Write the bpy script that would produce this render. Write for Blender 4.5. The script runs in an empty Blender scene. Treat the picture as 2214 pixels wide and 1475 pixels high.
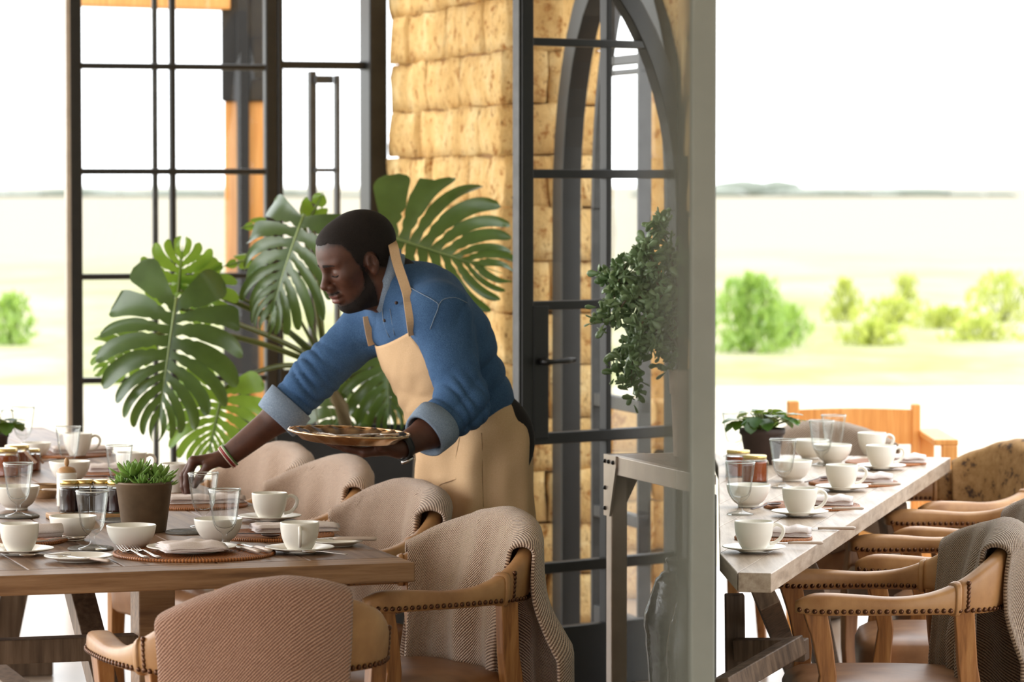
import bpy, bmesh, math, random
import numpy as np
from mathutils import Vector, Matrix, noise
random.seed(7)
C = bpy.context.scene.collection
SC = bpy.context.scene
PI = math.pi

# ---------------------------------------------------------------- camera, sky, light, exposure
FPX, HORIZON, EYE = 7800.0, 395.0, 1.59           # focal length in pixels of the 2214 x 1475 frame
PITCH = math.atan((737.5 - HORIZON) / FPX)
cd = bpy.data.cameras.new('camera'); cam = bpy.data.objects.new('camera', cd); C.objects.link(cam)
cam.location = (0, 0, EYE); cam.rotation_euler = (PI/2 - PITCH, 0, 0)
cd.sensor_width = 36.0; cd.lens = FPX / 2214 * 36.0; cd.clip_end = 2000
cd.dof.use_dof = True; cd.dof.focus_distance = 8.25; cd.dof.aperture_fstop = 6.4
SC.camera = cam
SC.view_settings.view_transform = 'Standard'; SC.view_settings.look = 'None'
SC.view_settings.gamma = 1; SC.view_settings.use_curve_mapping = False
SC.view_settings.exposure = 0.0
SC.cycles.max_bounces = 7; SC.cycles.diffuse_bounces = 4; SC.cycles.glossy_bounces = 3
SC.cycles.transmission_bounces = 4; SC.cycles.transparent_max_bounces = 14
SC.cycles.caustics_reflective = False; SC.cycles.caustics_refractive = False
SC.cycles.use_denoising = True
SC.cycles.sample_clamp_indirect = 6

w = bpy.data.worlds.new('sky'); SC.world = w; w.use_nodes = True
bg = w.node_tree.nodes['Background']; bg.inputs[0].default_value = (0.95, 0.98, 1.0, 1); bg.inputs[1].default_value = 3.4

def area(name, loc, target, sx, sy, power, col):
    l = bpy.data.lights.new(name, 'AREA'); l.shape = 'RECTANGLE'; l.size = sx; l.size_y = sy; l.energy = power; l.color = col
    o = bpy.data.objects.new(name, l); C.objects.link(o); o.location = loc
    o.rotation_euler = (Vector(target) - Vector(loc)).to_track_quat('-Z', 'Y').to_euler()
    return o
# daylight through the tall windows of the side wall (out of the frame, on the side of the table's far edge)
area('window_daylight', (-4.6, 10.2, 1.7), (-0.6, 9.6, 1.1), 4.5, 2.4, 150, (1.0, 0.98, 0.94))
# added soft fill from behind the camera; no windows stand there
area('rear_fill_light', (-2.2, 1.2, 2.3), (0.0, 9.0, 0.9), 3.0, 2.0, 25, (1.0, 0.96, 0.90))
sl = bpy.data.lights.new('sun', 'SUN'); sl.energy = 0.9; sl.angle = math.radians(4); sl.color = (1.0, 0.93, 0.80)
so = bpy.data.objects.new('sun', sl); C.objects.link(so)
so.rotation_euler = Vector((0.72, -0.05, -0.58)).to_track_quat('-Z', 'Y').to_euler()

def ray(px, py):
    x, y = (px - 1107) / FPX, -(py - 737.5) / FPX
    c, s = math.cos(PITCH), math.sin(PITCH)
    return Vector((x, c + y * s, -s + y * c))
def at(px, py, Y):
    d = ray(px, py); return Vector((0, 0, EYE)) + d * (Y / d.y)
def on(px, py, z):
    d = ray(px, py); return Vector((0, 0, EYE)) + d * ((z - EYE) / d.z)
def px_of(p):
    c, s = math.cos(PITCH), math.sin(PITCH)
    x, y, z = p[0], p[1], p[2] - EYE
    dep = y * c - z * s; up = y * s + z * c
    return 1107 + FPX * x / dep, 737.5 - FPX * up / dep

# ---------------------------------------------------------------- tagging
def tag(o, label=None, cat=None, group=None, kind=None):
    if label: o['label'] = label
    if cat: o['category'] = cat
    if group: o['group'] = group
    if kind: o['kind'] = kind
    return o
def empty(name, loc=(0, 0, 0), rz=0.0, label=None, cat=None, group=None):
    o = bpy.data.objects.new(name, None); C.objects.link(o); o.empty_display_size = 0.05
    o.location = loc; o.rotation_euler = (0, 0, rz)
    return tag(o, label, cat, group)
def kids(o):
    return [c for c in C.objects if c.parent == o]
KIDS = {}
def put(o, parent):
    if parent is not None:
        o.parent = parent; KIDS.setdefault(parent.name, []).append(o)
    return o
def copy_tree(o, parent=None):
    c = o.copy(); C.objects.link(c)
    if parent is not None: put(c, parent)
    for ch in KIDS.get(o.name, []): copy_tree(ch, c)
    return c

# ---------------------------------------------------------------- mesh kit
class MB:
    def __init__(s): s.v, s.f, s.uv = [], [], {}
    def add(s, vs, fs):
        b = len(s.v); s.v += [tuple(p) for p in vs]; s.f += [tuple(i + b for i in f) for f in fs]; return b
    def box(s, c, d, M=None, taper=1.0):
        x, y, z = d[0]/2, d[1]/2, d[2]/2
        vs = [Vector((sx*x*(taper if sz > 0 else 1), sy*y*(taper if sz > 0 else 1), sz*z)) for sz in (-1, 1) for sy in (-1, 1) for sx in (-1, 1)]
        if M is not None: vs = [M @ p for p in vs]
        vs = [p + Vector(c) for p in vs]
        s.add(vs, [(0,2,3,1), (4,5,7,6), (0,1,5,4), (2,6,7,3), (1,3,7,5), (0,4,6,2)]); return s
    def bar(s, a, b, w, h, up=(0, 0, 1), w2=None, h2=None):
        a, b = Vector(a), Vector(b); d = (b - a).normalized(); u = Vector(up)
        if abs(d.dot(u)) > 0.98: u = Vector((1, 0, 0))
        r = d.cross(u).normalized(); u = r.cross(d)
        w2 = w2 or w; h2 = h2 or h; vs = []
        for p, ww, hh in ((a, w, h), (b, w2, h2)):
            vs += [p - r*ww/2 - u*hh/2, p + r*ww/2 - u*hh/2, p + r*ww/2 + u*hh/2, p - r*ww/2 + u*hh/2]
        s.add(vs, [(0,3,2,1), (4,5,6,7), (0,1,5,4), (1,2,6,5), (2,3,7,6), (3,0,4,7)]); return s
    def prism(s, poly, z0, z1):
        n = len(poly)
        s.add([(p[0], p[1], z0) for p in poly] + [(p[0], p[1], z1) for p in poly],
              [tuple(range(n))[::-1], tuple(range(n, 2*n))] + [(i, (i+1) % n, n+(i+1) % n, n+i) for i in range(n)]); return s
    def lathe(s, prof, n=32, c=(0, 0, 0), M=None):
        vs, fs = [], []; m = len(prof)
        for i in range(n):
            a = 2*PI*i/n
            for r, z in prof:
                p = Vector((r*math.cos(a), r*math.sin(a), z))
                if M is not None: p = M @ p
                vs.append(p + Vector(c))
        for i in range(n):
            j = (i+1) % n
            for k in range(m-1): fs.append((i*m+k, j*m+k, j*m+k+1, i*m+k+1))
        s.add(vs, fs); return s
    def rings(s, rs, cap=True, closed=True):
        n = len(rs[0]); vs = [p for r in rs for p in r]; fs = []
        for k in range(len(rs)-1):
            for i in range(n if closed else n-1):
                j = (i+1) % n; fs.append((k*n+i, k*n+j, (k+1)*n+j, (k+1)*n+i))
        if cap and closed: fs += [tuple(range(n))[::-1], tuple(range((len(rs)-1)*n, len(rs)*n))]
        s.add(vs, fs); return s
    def tube(s, pts, rad, n=8, sq=1.0, up=(0, 0, 1)):
        pts = [Vector(p) for p in pts]; rs = []
        if not isinstance(rad, (list, tuple)): rad = [rad]*len(pts)
        for i, p in enumerate(pts):
            d = (pts[min(i+1, len(pts)-1)] - pts[max(i-1, 0)]).normalized(); u = Vector(up)
            if abs(d.dot(u)) > 0.98: u = Vector((0, 1, 0))
            r = d.cross(u).normalized(); u = r.cross(d)
            rs.append([p + r*math.cos(2*PI*k/n)*rad[i] + u*math.sin(2*PI*k/n)*rad[i]*sq for k in range(n)])
        return s.rings(rs)
    def ball(s, c, r, nu=10, nv=6, M=None):
        r = (r, r, r) if not isinstance(r, (list, tuple)) else r
        vs, fs = [], []
        for j in range(nv+1):
            t = PI*j/nv
            for i in range(nu):
                a = 2*PI*i/nu; p = Vector((r[0]*math.sin(t)*math.cos(a), r[1]*math.sin(t)*math.sin(a), r[2]*math.cos(t)))
                if M is not None: p = M @ p
                vs.append(p + Vector(c))
        for j in range(nv):
            for i in range(nu):
                k = (i+1) % nu; fs.append((j*nu+i, (j+1)*nu+i, (j+1)*nu+k, j*nu+k))
        s.add(vs, fs); return s
    def grid(s, P, uv=None):
        m, n = len(P), len(P[0]); b = s.add([p for r in P for p in r], [(i*n+j, (i+1)*n+j, (i+1)*n+j+1, i*n+j+1) for i in range(m-1) for j in range(n-1)])
        if uv:
            for i in range(m):
                for j in range(n): s.uv[b + i*n + j] = uv[i][j]
        return s
    def mesh(s, name):
        me = bpy.data.meshes.new(name); me.from_pydata(s.v, [], s.f); me.update(); return me
    def build(s, name, mat, parent=None, smooth=True, bevel=0, seg=2, solid=0, sub=0, weld=True, off=-1.0):
        me = s.mesh(name)
        if s.uv:
            l = me.uv_layers.new(name='UVMap')
            for lo in me.loops: l.data[lo.index].uv = s.uv.get(lo.vertex_index, (0, 0))
        elif weld:
            bm = bmesh.new(); bm.from_mesh(me); bmesh.ops.remove_doubles(bm, verts=bm.verts, dist=1e-6)
            bmesh.ops.recalc_face_normals(bm, faces=bm.faces); bm.to_mesh(me); bm.free()
        me.materials.append(mat)
        o = bpy.data.objects.new(name, me); C.objects.link(o); put(o, parent)
        if smooth:
            me.polygons.foreach_set('use_smooth', [True]*len(me.polygons))
            if smooth == 'a':
                me.polygons.foreach_set('use_smooth', [False]*len(me.polygons))
        if solid: m = o.modifiers.new('s', 'SOLIDIFY'); m.thickness = solid; m.offset = off
        if bevel: m = o.modifiers.new('b', 'BEVEL'); m.width = bevel; m.segments = seg; m.limit_method = 'ANGLE'; m.angle_limit = math.radians(40); m.harden_normals = False
        if sub: m = o.modifiers.new('u', 'SUBSURF'); m.levels = sub; m.render_levels = sub
        return o
def flat(mb, name, mat, parent=None, bevel=0.0, seg=2):
    return mb.build(name, mat, parent, smooth=False, bevel=bevel, seg=seg)
def struct(o, label=None):
    o['kind'] = 'structure'
    if label: o['label'] = label
    return o

# ---------------------------------------------------------------- materials
def lin(r, g, b):
    f = lambda c: (c/255/12.92) if c/255 <= 0.04045 else ((c/255+0.055)/1.055)**2.4
    return (f(r), f(g), f(b), 1.0)
class NT:
    def __init__(s, name):
        s.m = bpy.data.materials.new(name); s.m.use_nodes = True; s.t = s.m.node_tree; s.n = s.t.nodes; s.out = s.n['Material Output']; s.b = s.n['Principled BSDF']
    def node(s, typ, **kw):
        n = s.n.new(typ)
        for k, v in kw.items(): setattr(n, k, v)
        return n
    def link(s, a, b): s.t.links.new(a, b)
    def coords(s, kind='Object', scale=(1, 1, 1), rot=(0, 0, 0)):
        tc = s.node('ShaderNodeTexCoord'); mp = s.node('ShaderNodeMapping')
        mp.inputs['Scale'].default_value = scale; mp.inputs['Rotation'].default_value = rot
        s.link(tc.outputs[kind], mp.inputs['Vector']); return mp.outputs['Vector']
    def noise(s, vec, scale, detail=4, rough=0.55):
        n = s.node('ShaderNodeTexNoise'); n.inputs['Scale'].default_value = scale; n.inputs['Detail'].default_value = detail; n.inputs['Roughness'].default_value = rough
        s.link(vec, n.inputs['Vector']); return n.outputs['Fac']
    def wave(s, vec, scale, dist=0.0, typ='BANDS', dirn='X', dscale=1.0, prof='SIN'):
        n = s.node('ShaderNodeTexWave'); n.wave_type = typ; n.wave_profile = prof
        if typ == 'BANDS': n.bands_direction = dirn
        else: n.rings_direction = dirn
        n.inputs['Scale'].default_value = scale; n.inputs['Distortion'].default_value = dist; n.inputs['Detail Scale'].default_value = dscale
        s.link(vec, n.inputs['Vector']); return n.outputs['Fac']
    def ramp(s, fac, stops):
        r = s.node('ShaderNodeValToRGB'); e = r.color_ramp.elements
        while len(e) < len(stops): e.new(0.5)
        for k, (p, c) in enumerate(stops): e[k].position = p; e[k].color = c
        s.link(fac, r.inputs['Fac']); return r.outputs['Color']
    def mix(s, fac, a, b, mode='MIX'):
        m = s.node('ShaderNodeMix', data_type='RGBA', blend_type=mode)
        for i, v in ((0, fac), (6, a), (7, b)):
            if isinstance(v, (int, float, tuple)): m.inputs[i].default_value = v
            else: s.link(v, m.inputs[i])
        return m.outputs[2]
    def math(s, op, a, b=0.0):
        m = s.node('ShaderNodeMath', operation=op)
        for i, v in enumerate((a, b)):
            if isinstance(v, (int, float)): m.inputs[i].default_value = v
            else: s.link(v, m.inputs[i])
        return m.outputs[0]
    def base(s, col=None, rough=0.5, metal=0.0, spec=0.5):
        if col is not None:
            if isinstance(col, tuple): s.b.inputs['Base Color'].default_value = col
            else: s.link(col, s.b.inputs['Base Color'])
        s.b.inputs['Roughness'].default_value = rough; s.b.inputs['Metallic'].default_value = metal; s.b.inputs['Specular IOR Level'].default_value = spec
        return s
    def bump(s, h, strength=0.3, dist=0.01):
        b = s.node('ShaderNodeBump'); b.inputs['Strength'].default_value = strength; b.inputs['Distance'].default_value = dist
        s.link(h, b.inputs['Height']); s.link(b.outputs['Normal'], s.b.inputs['Normal']); return s
def plain(name, col, rough=0.5, metal=0.0, var=0.0, sc=30, bump=0.0, spec=0.5):
    t = NT(name)
    if var or bump:
        v = t.coords(); f = t.noise(v, sc)
        d = tuple(c*(1-var) for c in col[:3]) + (1,); l = tuple(min(1, c*(1+var)) for c in col[:3]) + (1,)
        t.base(t.ramp(f, [(0.3, d), (0.7, l)]), rough, metal, spec)
        if bump: t.bump(f, bump, 0.004)
    else: t.base(col, rough, metal, spec)
    return t.m
def wood(name, c1, c2, c3, rough=0.45, axis='Y', sc=1.0, bump=0.15, coat=0.0):
    t = NT(name); k = {'X': (1.5, 22, 22), 'Y': (22, 1.5, 22), 'Z': (22, 22, 1.5)}[axis]
    v = t.coords('Object', tuple(x*sc for x in k)); f = t.noise(v, 2.2, 6, 0.62)
    v2 = t.coords('Object', tuple(x*sc*0.25 for x in k)); g = t.noise(v2, 2.0, 3)
    col = t.ramp(f, [(0.32, c1), (0.5, c2), (0.68, c3)])
    col = t.mix(t.math('MULTIPLY', g, 0.55), col, c1)
    t.base(col, rough).bump(f, bump, 0.003); return t.m
M = {}
M['table'] = wood('weathered_table_wood', lin(92, 66, 48), lin(140, 108, 84), lin(172, 142, 116), 0.42, 'Y')
M['brightened'] = wood('brightened_table_wood', lin(142, 122, 104), lin(186, 166, 146), lin(210, 194, 176), 0.4, 'Y')  # lighter wood, with the terrace glare put into its colour
M['tableend'] = wood('weathered_board_wood', lin(104, 72, 46), lin(150, 112, 76), lin(180, 142, 104), 0.45, 'X')
M['trestle'] = wood('grey_trestle_wood', lin(72, 55, 40), lin(112, 90, 70), lin(140, 116, 94), 0.6, 'Z')
M['oak'] = wood('golden_oak', lin(116, 72, 34), lin(168, 112, 60), lin(196, 142, 84), 0.45, 'Z')
M['orange'] = wood('orange_timber', lin(200, 134, 66), lin(224, 160, 88), lin(236, 182, 114), 0.5, 'Z')
M['console'] = wood('console_board', lin(100, 78, 62), lin(150, 126, 106), lin(178, 156, 136), 0.4, 'X')
def leather(name, a, b, r=0.42):
    t = NT(name); v = t.coords(); f = t.noise(v, 9, 5); g = t.noise(v, 260, 2)
    t.base(t.ramp(f, [(0.3, a), (0.7, b)]), r).bump(g, 0.06, 0.002); return t.m
M['leather'] = leather('tan_leather', lin(150, 104, 62), lin(196, 150, 100))
M['seat'] = leather('brown_seat_leather', lin(116, 78, 50), lin(160, 116, 80), 0.36)
M['paleleather'] = leather('pale_tan_leather', lin(168, 134, 96), lin(206, 174, 134))
M['stud'] = plain('dark_brass_studs', lin(96, 66, 48), 0.28, 0.9)
def weave(name, dark, light, ang, scale=60, var=0.5):
    t = NT(name); v = t.coords('UV', (1, 1, 1), (0, 0, ang)); n1 = t.noise(t.coords('UV', (1, 1, 1)), 7, 3)
    f = t.wave(v, scale, 1.2, dscale=6)
    # broken along each rib like yarn
    v2 = t.coords('UV', (1, 1, 1), (0, 0, ang + PI/2)); y = t.wave(v2, scale*1.25, 2.5, dscale=5)
    h = t.math('ADD', t.math('MULTIPLY', f, 0.78), t.math('MULTIPLY', y, 0.22))
    fuzz = t.noise(t.coords('UV', (1, 1, 1)), 420, 2)
    h2 = t.math('ADD', h, t.math('MULTIPLY', t.math('SUBTRACT', fuzz, 0.5), 0.5))
    col = t.ramp(h2, [(0.36, dark), (0.60, light)])
    mid = tuple((a+b)/2 for a, b in zip(dark, light))
    col = t.mix(t.math('MULTIPLY', n1, var), col, mid)
    t.base(col, 0.95, 0, 0.15).bump(h2, 0.7, 0.004)
    t.b.inputs['Sheen Weight'].default_value = 0.4; t.b.inputs['Sheen Roughness'].default_value = 0.5
    return t.m
M['throw'] = weave('brown_cream_twill', lin(98, 60, 40), lin(240, 214, 190), PI*0.27, 54)
M['throwpink'] = weave('rose_brown_twill', lin(120, 76, 58), lin(214, 172, 146), PI*0.27, 54)
M['throwgrey'] = weave('grey_brown_twill', lin(84, 62, 46), lin(190, 168, 146), PI*0.27, 54)
M['ceramic'] = plain('white_ceramic', lin(240, 236, 226), 0.22)
M['steel'] = plain('cutlery_steel', lin(205, 200, 195), 0.16, 1.0)
M['bronze'] = plain('bronze_tray', lin(228, 196, 156), 0.24, 1.0, 0.15, 40)
M['blacksteel'] = plain('black_steel', lin(22, 21, 20), 0.42, 0.0, 0.25, 20)
M['greysteel'] = plain('grey_steel', lin(74, 74, 74), 0.45, 0.3, 0.2, 20)
M['palesteel'] = plain('brushed_steel', lin(190, 176, 162), 0.35, 0.55, 0.12, 12)
M['chrome'] = plain('lock_plate', lin(226, 222, 205), 0.3, 0.6)
def glass(name, tint, rough=0.02, edge=0.45):
    t = NT(name); t.n.remove(t.b)
    tr = t.node('ShaderNodeBsdfTransparent'); gl = t.node('ShaderNodeBsdfGlossy'); gl.inputs['Roughness'].default_value = rough
    lw = t.node('ShaderNodeLayerWeight'); lw.inputs['Blend'].default_value = 0.35
    t.link(t.ramp(lw.outputs['Facing'], [(0.0, (1, 1, 1, 1)), (0.45, (0.95, 0.96, 0.95, 1)), (0.8, tuple((a+1)/2*0.8 for a in tint[:3]) + (1,)), (1.0, tint)]), tr.inputs['Color'])
    lw2 = t.node('ShaderNodeLayerWeight'); lw2.inputs['Blend'].default_value = 0.5
    fr = t.math('ADD', t.math('MULTIPLY', t.math('POWER', lw2.outputs['Facing'], 4.0), 0.75), 0.04)
    mx = t.node('ShaderNodeMixShader'); t.link(fr, mx.inputs[0]); t.link(tr.outputs[0], mx.inputs[1]); t.link(gl.outputs[0], mx.inputs[2])
    t.link(mx.outputs[0], t.out.inputs['Surface']); return t.m
M['glass'] = glass('drinking_glass', (0.16, 0.21, 0.18, 1))
M['pane'] = glass('window_glass', (0.95, 0.97, 0.96, 1), 0.0)
def rattan(name, a, b):
    t = NT(name); v = t.coords(); f = t.wave(v, 34, 0.4, 'RINGS', 'Z'); n = t.noise(v, 180, 2)
    gr = t.node('ShaderNodeTexGradient', gradient_type='RADIAL'); t.link(t.coords(), gr.inputs[0])
    rad = t.math('SINE', t.math('MULTIPLY', gr.outputs['Fac'], 2*PI*150))
    h = t.math('ADD', t.math('ADD', t.math('MULTIPLY', f, 0.4), t.math('MULTIPLY', n, 0.35)), t.math('MULTIPLY', rad, 0.22))
    t.base(t.ramp(h, [(0.12, a), (0.7, b)]), 0.5).bump(h, 0.6, 0.004); return t.m
M['rattan'] = rattan('brown_rattan', lin(76, 38, 16), lin(196, 122, 62))
M['rattandark'] = rattan('dark_rattan', lin(52, 30, 24), lin(134, 86, 62))
M['coaster'] = rattan('grey_woven_coaster', lin(70, 68, 64), lin(134, 130, 122))
M['basket'] = rattan('coiled_basket', lin(120, 80, 44), lin(196, 156, 104))
def cloth(name, a, b, sc=700, r=0.9):
    t = NT(name); v = t.coords(); f = t.noise(v, sc, 2); g = t.noise(v, 14, 3)
    t.base(t.mix(t.math('MULTIPLY', g, 0.6), t.ramp(f, [(0.3, a), (0.7, b)]), a), r, 0, 0.2).bump(f, 0.15, 0.002); return t.m
M['linen'] = cloth('pale_pink_linen', lin(226, 212, 208), lin(246, 238, 234), 500)
M['denim'] = cloth('blue_denim', lin(38, 66, 104), lin(92, 126, 164), 700)
M['denimyoke'] = cloth('faded_denim_reverse', lin(108, 124, 144), lin(160, 176, 194), 500)
M['apron'] = cloth('sand_cotton', lin(206, 170, 130), lin(226, 194, 156), 600)
M['trousers'] = cloth('dark_trousers', lin(34, 30, 30), lin(52, 46, 46), 500)
t = NT('dark_skin'); v = t.coords(); t.base(t.ramp(t.noise(v, 24, 4), [(0.3, lin(74, 43, 30)), (0.7, lin(96, 58, 42))]), 0.40, 0, 0.5)
t.b.inputs['Subsurface Weight'].default_value = 0.06; t.b.inputs['Subsurface Radius'].default_value = (0.012, 0.004, 0.002); sc_ = t.ramp(t.noise(v, 24, 4), [(0.3, lin(72, 43, 31)), (0.7, lin(94, 58, 43))]); an = t.node('ShaderNodeAttribute', attribute_name='stubble')
t.base(t.mix(an.outputs['Fac'], sc_, lin(30, 23, 20)), 0.5, 0, 0.4)
M['skin'] = t.bump(t.noise(v, 600, 2), 0.05, 0.001).m
M['lips'] = plain('lips', lin(112, 68, 60), 0.5)
M['hair'] = plain('short_black_hair', lin(32, 25, 22), 0.85, 0, 0.4, 500, 0.6, 0.3)
M['nail'] = plain('finger_nail', lin(150, 104, 86), 0.3)
def leafm(name, a, b, tr=0.35):
    t = NT(name); v = t.coords(); f = t.noise(v, 7, 3); col = t.ramp(f, [(0.3, a), (0.7, b)])
    t.base(col, 0.28, 0, 0.5); tl = t.node('ShaderNodeBsdfTranslucent')
    t.link(t.mix(0.55, col, (0.45, 0.62, 0.06, 1)), tl.inputs['Color'])
    mx = t.node('ShaderNodeMixShader'); mx.inputs[0].default_value = tr
    t.link(t.b.outputs[0], mx.inputs[1]); t.link(tl.outputs[0], mx.inputs[2]); t.link(mx.outputs[0], t.out.inputs['Surface']); return t.m
M['leaf'] = leafm('monstera_leaf', lin(36, 60, 34), lin(66, 92, 52), 0.16)
M['leafbright'] = leafm('backlit_monstera_leaf', lin(66, 108, 36), lin(112, 152, 60), 0.42)  # lighter green, with backlight put into the leaf colour
M['stem'] = leafm('plant_stem', lin(84, 96, 44), lin(120, 124, 66), 0.15)
M['jade'] = leafm('jade_leaf', lin(86, 118, 72), lin(138, 162, 116), 0.12)
M['succulent'] = leafm('succulent_leaf', lin(104, 150, 62), lin(172, 206, 112), 0.2)
M['potleaf'] = leafm('small_pot_leaf', lin(32, 62, 26), lin(66, 108, 40), 0.25)
M['pot'] = plain('brown_metal_pot', lin(104, 86, 66), 0.45, 0.2, 0.25, 16)
M['darkpot'] = plain('dark_clay_pot', lin(62, 46, 40), 0.7, 0, 0.2, 16)
M['clay'] = plain('pale_terracotta', lin(196, 176, 160), 0.85, 0, 0.12, 14)
M['soil'] = plain('soil', lin(50, 38, 28), 0.95, 0, 0.4, 120)
M['glaze'] = plain('black_glazed_pottery', lin(60, 60, 58), 0.16, 0, 0.4, 60, 0.5)
M['planter'] = plain('black_planter', lin(30, 30, 31), 0.5, 0, 0.2, 10)
M['jam'] = plain('dark_jam', lin(40, 18, 22), 0.12)
M['honey'] = plain('amber_marmalade', lin(140, 66, 22), 0.12)
M['gold'] = plain('gold_lid', lin(214, 186, 118), 0.25, 0.85)
M['spoonwood'] = plain('dark_wood_spoon', lin(70, 48, 40), 0.45, 0, 0.2, 40)
M['lightwood'] = plain('turned_wood', lin(176, 134, 88), 0.5, 0, 0.2, 40)
M['paper'] = plain('paper_tag', lin(206, 178, 158), 0.9)
M['string'] = plain('jute_string', lin(206, 190, 156), 0.95)
def stonem():
    t = NT('golden_limestone'); v = t.coords('Object', (1, 1, 1)); f = t.noise(v, 5, 8, 0.65); g = t.noise(v, 22, 6, 0.7); p = t.noise(t.coords('Object', (1, 1, 0.55)), 46, 4, 0.7)
    col = t.ramp(f, [(0.3, lin(196, 156, 96)), (0.5, lin(220, 184, 124)), (0.72, lin(234, 210, 158))])
    col = t.mix(t.ramp(g, [(0.36, (1, 1, 1, 1)), (0.46, (0, 0, 0, 1))]), col, lin(164, 112, 58))
    col = t.mix(t.ramp(p, [(0.30, (1, 1, 1, 1)), (0.40, (0, 0, 0, 1))]), col, lin(112, 74, 38))
    h = t.math('ADD', f, t.math('MULTIPLY', p, 0.7))
    t.base(col, 0.95, 0, 0.15).bump(h, 0.8, 0.02); return t.m
M['stone'] = stonem()
M['mortar'] = plain('mortar', lin(150, 116, 76), 0.95, 0, 0.2, 20)
M['concrete'] = plain('grey_render', lin(136, 138, 128), 0.9, 0, 0.08, 6)
t = NT('polished_floor'); v = t.coords(); t.base(t.ramp(t.noise(v, 1.6, 6), [(0.3, lin(150, 130, 112)), (0.7, lin(184, 166, 148))]), 0.3); M['floor'] = t.bump(t.noise(v, 9, 4), 0.03, 0.01).m
M['ceiling'] = plain('ceiling_plaster', lin(196, 186, 170), 0.95)
# ---------------------------------------------------------------- ground, floor, ceiling
def slab(name, x0, y0, x1, y1, z0, z1, mat):
    return struct(flat(MB().box(((x0+x1)/2, (y0+y1)/2, (z0+z1)/2), (x1-x0, y1-y0, z1-z0)), name, mat))
slab('floor', -7, -3, 6, 14.9, -0.12, 0.0, M['floor'])
slab('ceiling', -4.6, -3.0, 0.6, 14.0, 3.0, 3.15, M['ceiling'])
slab('ceiling_terrace', 0.6, -3.0, 4.2, 8.2, 3.0, 3.15, M['ceiling'])
slab('wall_rear', -4.5, -3.2, 6, -3.0, 0.0, 3.0, M['ceiling'])
t = NT('pale_terrace'); v = t.coords(); t.base(t.ramp(t.noise(v, 0.6, 5), [(0.3, lin(168, 158, 136)), (0.7, lin(192, 184, 164))]), 0.9)
slab('ground', -60, 14.9, 60, 28.5, -0.12, -0.02, t.m)
slab('ground_side', -60, -10, -7, 14.9, -0.12, -0.02, t.m)
slab('ground_far_side', 6, -10, 60, 14.9, -0.12, -0.02, t.m)
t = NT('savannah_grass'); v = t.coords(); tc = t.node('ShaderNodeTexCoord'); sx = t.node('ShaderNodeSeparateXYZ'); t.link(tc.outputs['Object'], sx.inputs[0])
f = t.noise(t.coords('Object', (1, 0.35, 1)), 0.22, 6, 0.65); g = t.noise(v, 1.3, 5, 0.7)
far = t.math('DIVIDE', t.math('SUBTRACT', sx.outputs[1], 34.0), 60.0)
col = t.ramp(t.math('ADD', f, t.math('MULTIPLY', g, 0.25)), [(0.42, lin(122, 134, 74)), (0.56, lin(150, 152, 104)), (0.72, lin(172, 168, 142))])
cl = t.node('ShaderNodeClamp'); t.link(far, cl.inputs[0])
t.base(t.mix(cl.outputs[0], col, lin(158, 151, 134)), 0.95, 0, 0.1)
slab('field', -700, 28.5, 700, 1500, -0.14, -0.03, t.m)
mb = MB()
for i in range(90):
    x = random.uniform(-160, 130); h = random.uniform(0.35, 0.8) * (2.0 if 22 < x < 30 else 1)
    for k in range(3): mb.ball((x + random.uniform(-3, 3), 420 + random.uniform(-6, 6), h*0.4), (random.uniform(2, 5), 2, h), 7, 4)
tl = mb.build('treeline', leafm('hazed_trees', lin(112, 120, 108), lin(136, 142, 128), 0.1)); tag(tl, 'low grey-green line of trees along the horizon', 'trees', kind='stuff')  # tree colour lightened to hold the distance haze

def bush(px, py, Y, wpx, hpx, n, label, mat):
    base = at(px, py, Y); s = Y / FPX; W, H = wpx*s/2, hpx*s
    o = empty('bush', (base.x, Y, -0.03), 0, label, 'bush', 'green bushes beyond the terrace')
    mb = MB(); rnd = random.Random(int(px))
    for i in range(n):
        a, b = rnd.uniform(0, 2*PI), rnd.random()**0.5; z = rnd.random()
        r = b * math.sqrt(max(0.05, 1 - (max(0, z-0.3)/0.72)**2)) * (1 + 0.35*math.sin(a*3 + px))
        p = Vector((math.cos(a)*r*W, math.sin(a)*r*W*0.8, -0.04 + z*H))
        d = Vector((rnd.gauss(0, 0.5), rnd.gauss(0, 0.5), 1)).normalized(); sd = d.cross(Vector((rnd.gauss(0, 1), rnd.gauss(0, 1), 0.1))).normalized()
        L = rnd.uniform(0.06, 0.14); mb.add([p, p + d*L*0.5 + sd*L*0.18, p + d*L, p + d*L*0.5 - sd*L*0.18], [(0, 1, 2, 3)])
    mb.build('foliage', mat, o, weld=False)
    mb = MB()
    for k in range(7):
        a = k*0.9; mb.tube([(0, 0, 0), (math.cos(a)*W*0.4, math.sin(a)*W*0.4, H*0.5), (math.cos(a)*W*0.7, math.sin(a)*W*0.6, H*0.85)], [0.008, 0.006, 0.003], 5)
    mb.build('stem', M['stem'], o)
bm1 = leafm('bush_leaf', lin(120, 156, 70), lin(170, 196, 110), 0.35); bm2 = leafm('yellow_bush_leaf', lin(166, 176, 74), lin(206, 206, 120), 0.35)
bush(1625, 755, 34.4, 170, 165, 1200, 'large green bush on the grass just right of the grey wall edge', bm1)
bush(1826, 690, 42, 80, 90, 320, 'slim yellow-green bush in the middle of the grass field', bm2)
bush(1885, 738, 36, 130, 46, 340, 'low spreading green tuft behind the orange bench back', bm2)
bush(1960, 640, 50, 60, 50, 200, 'small round yellow-green bush, topmost of those in the field', bm2)
bush(2170, 690, 42, 190, 104, 560, 'wide yellow bush at the far end of the field', bm2)
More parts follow.
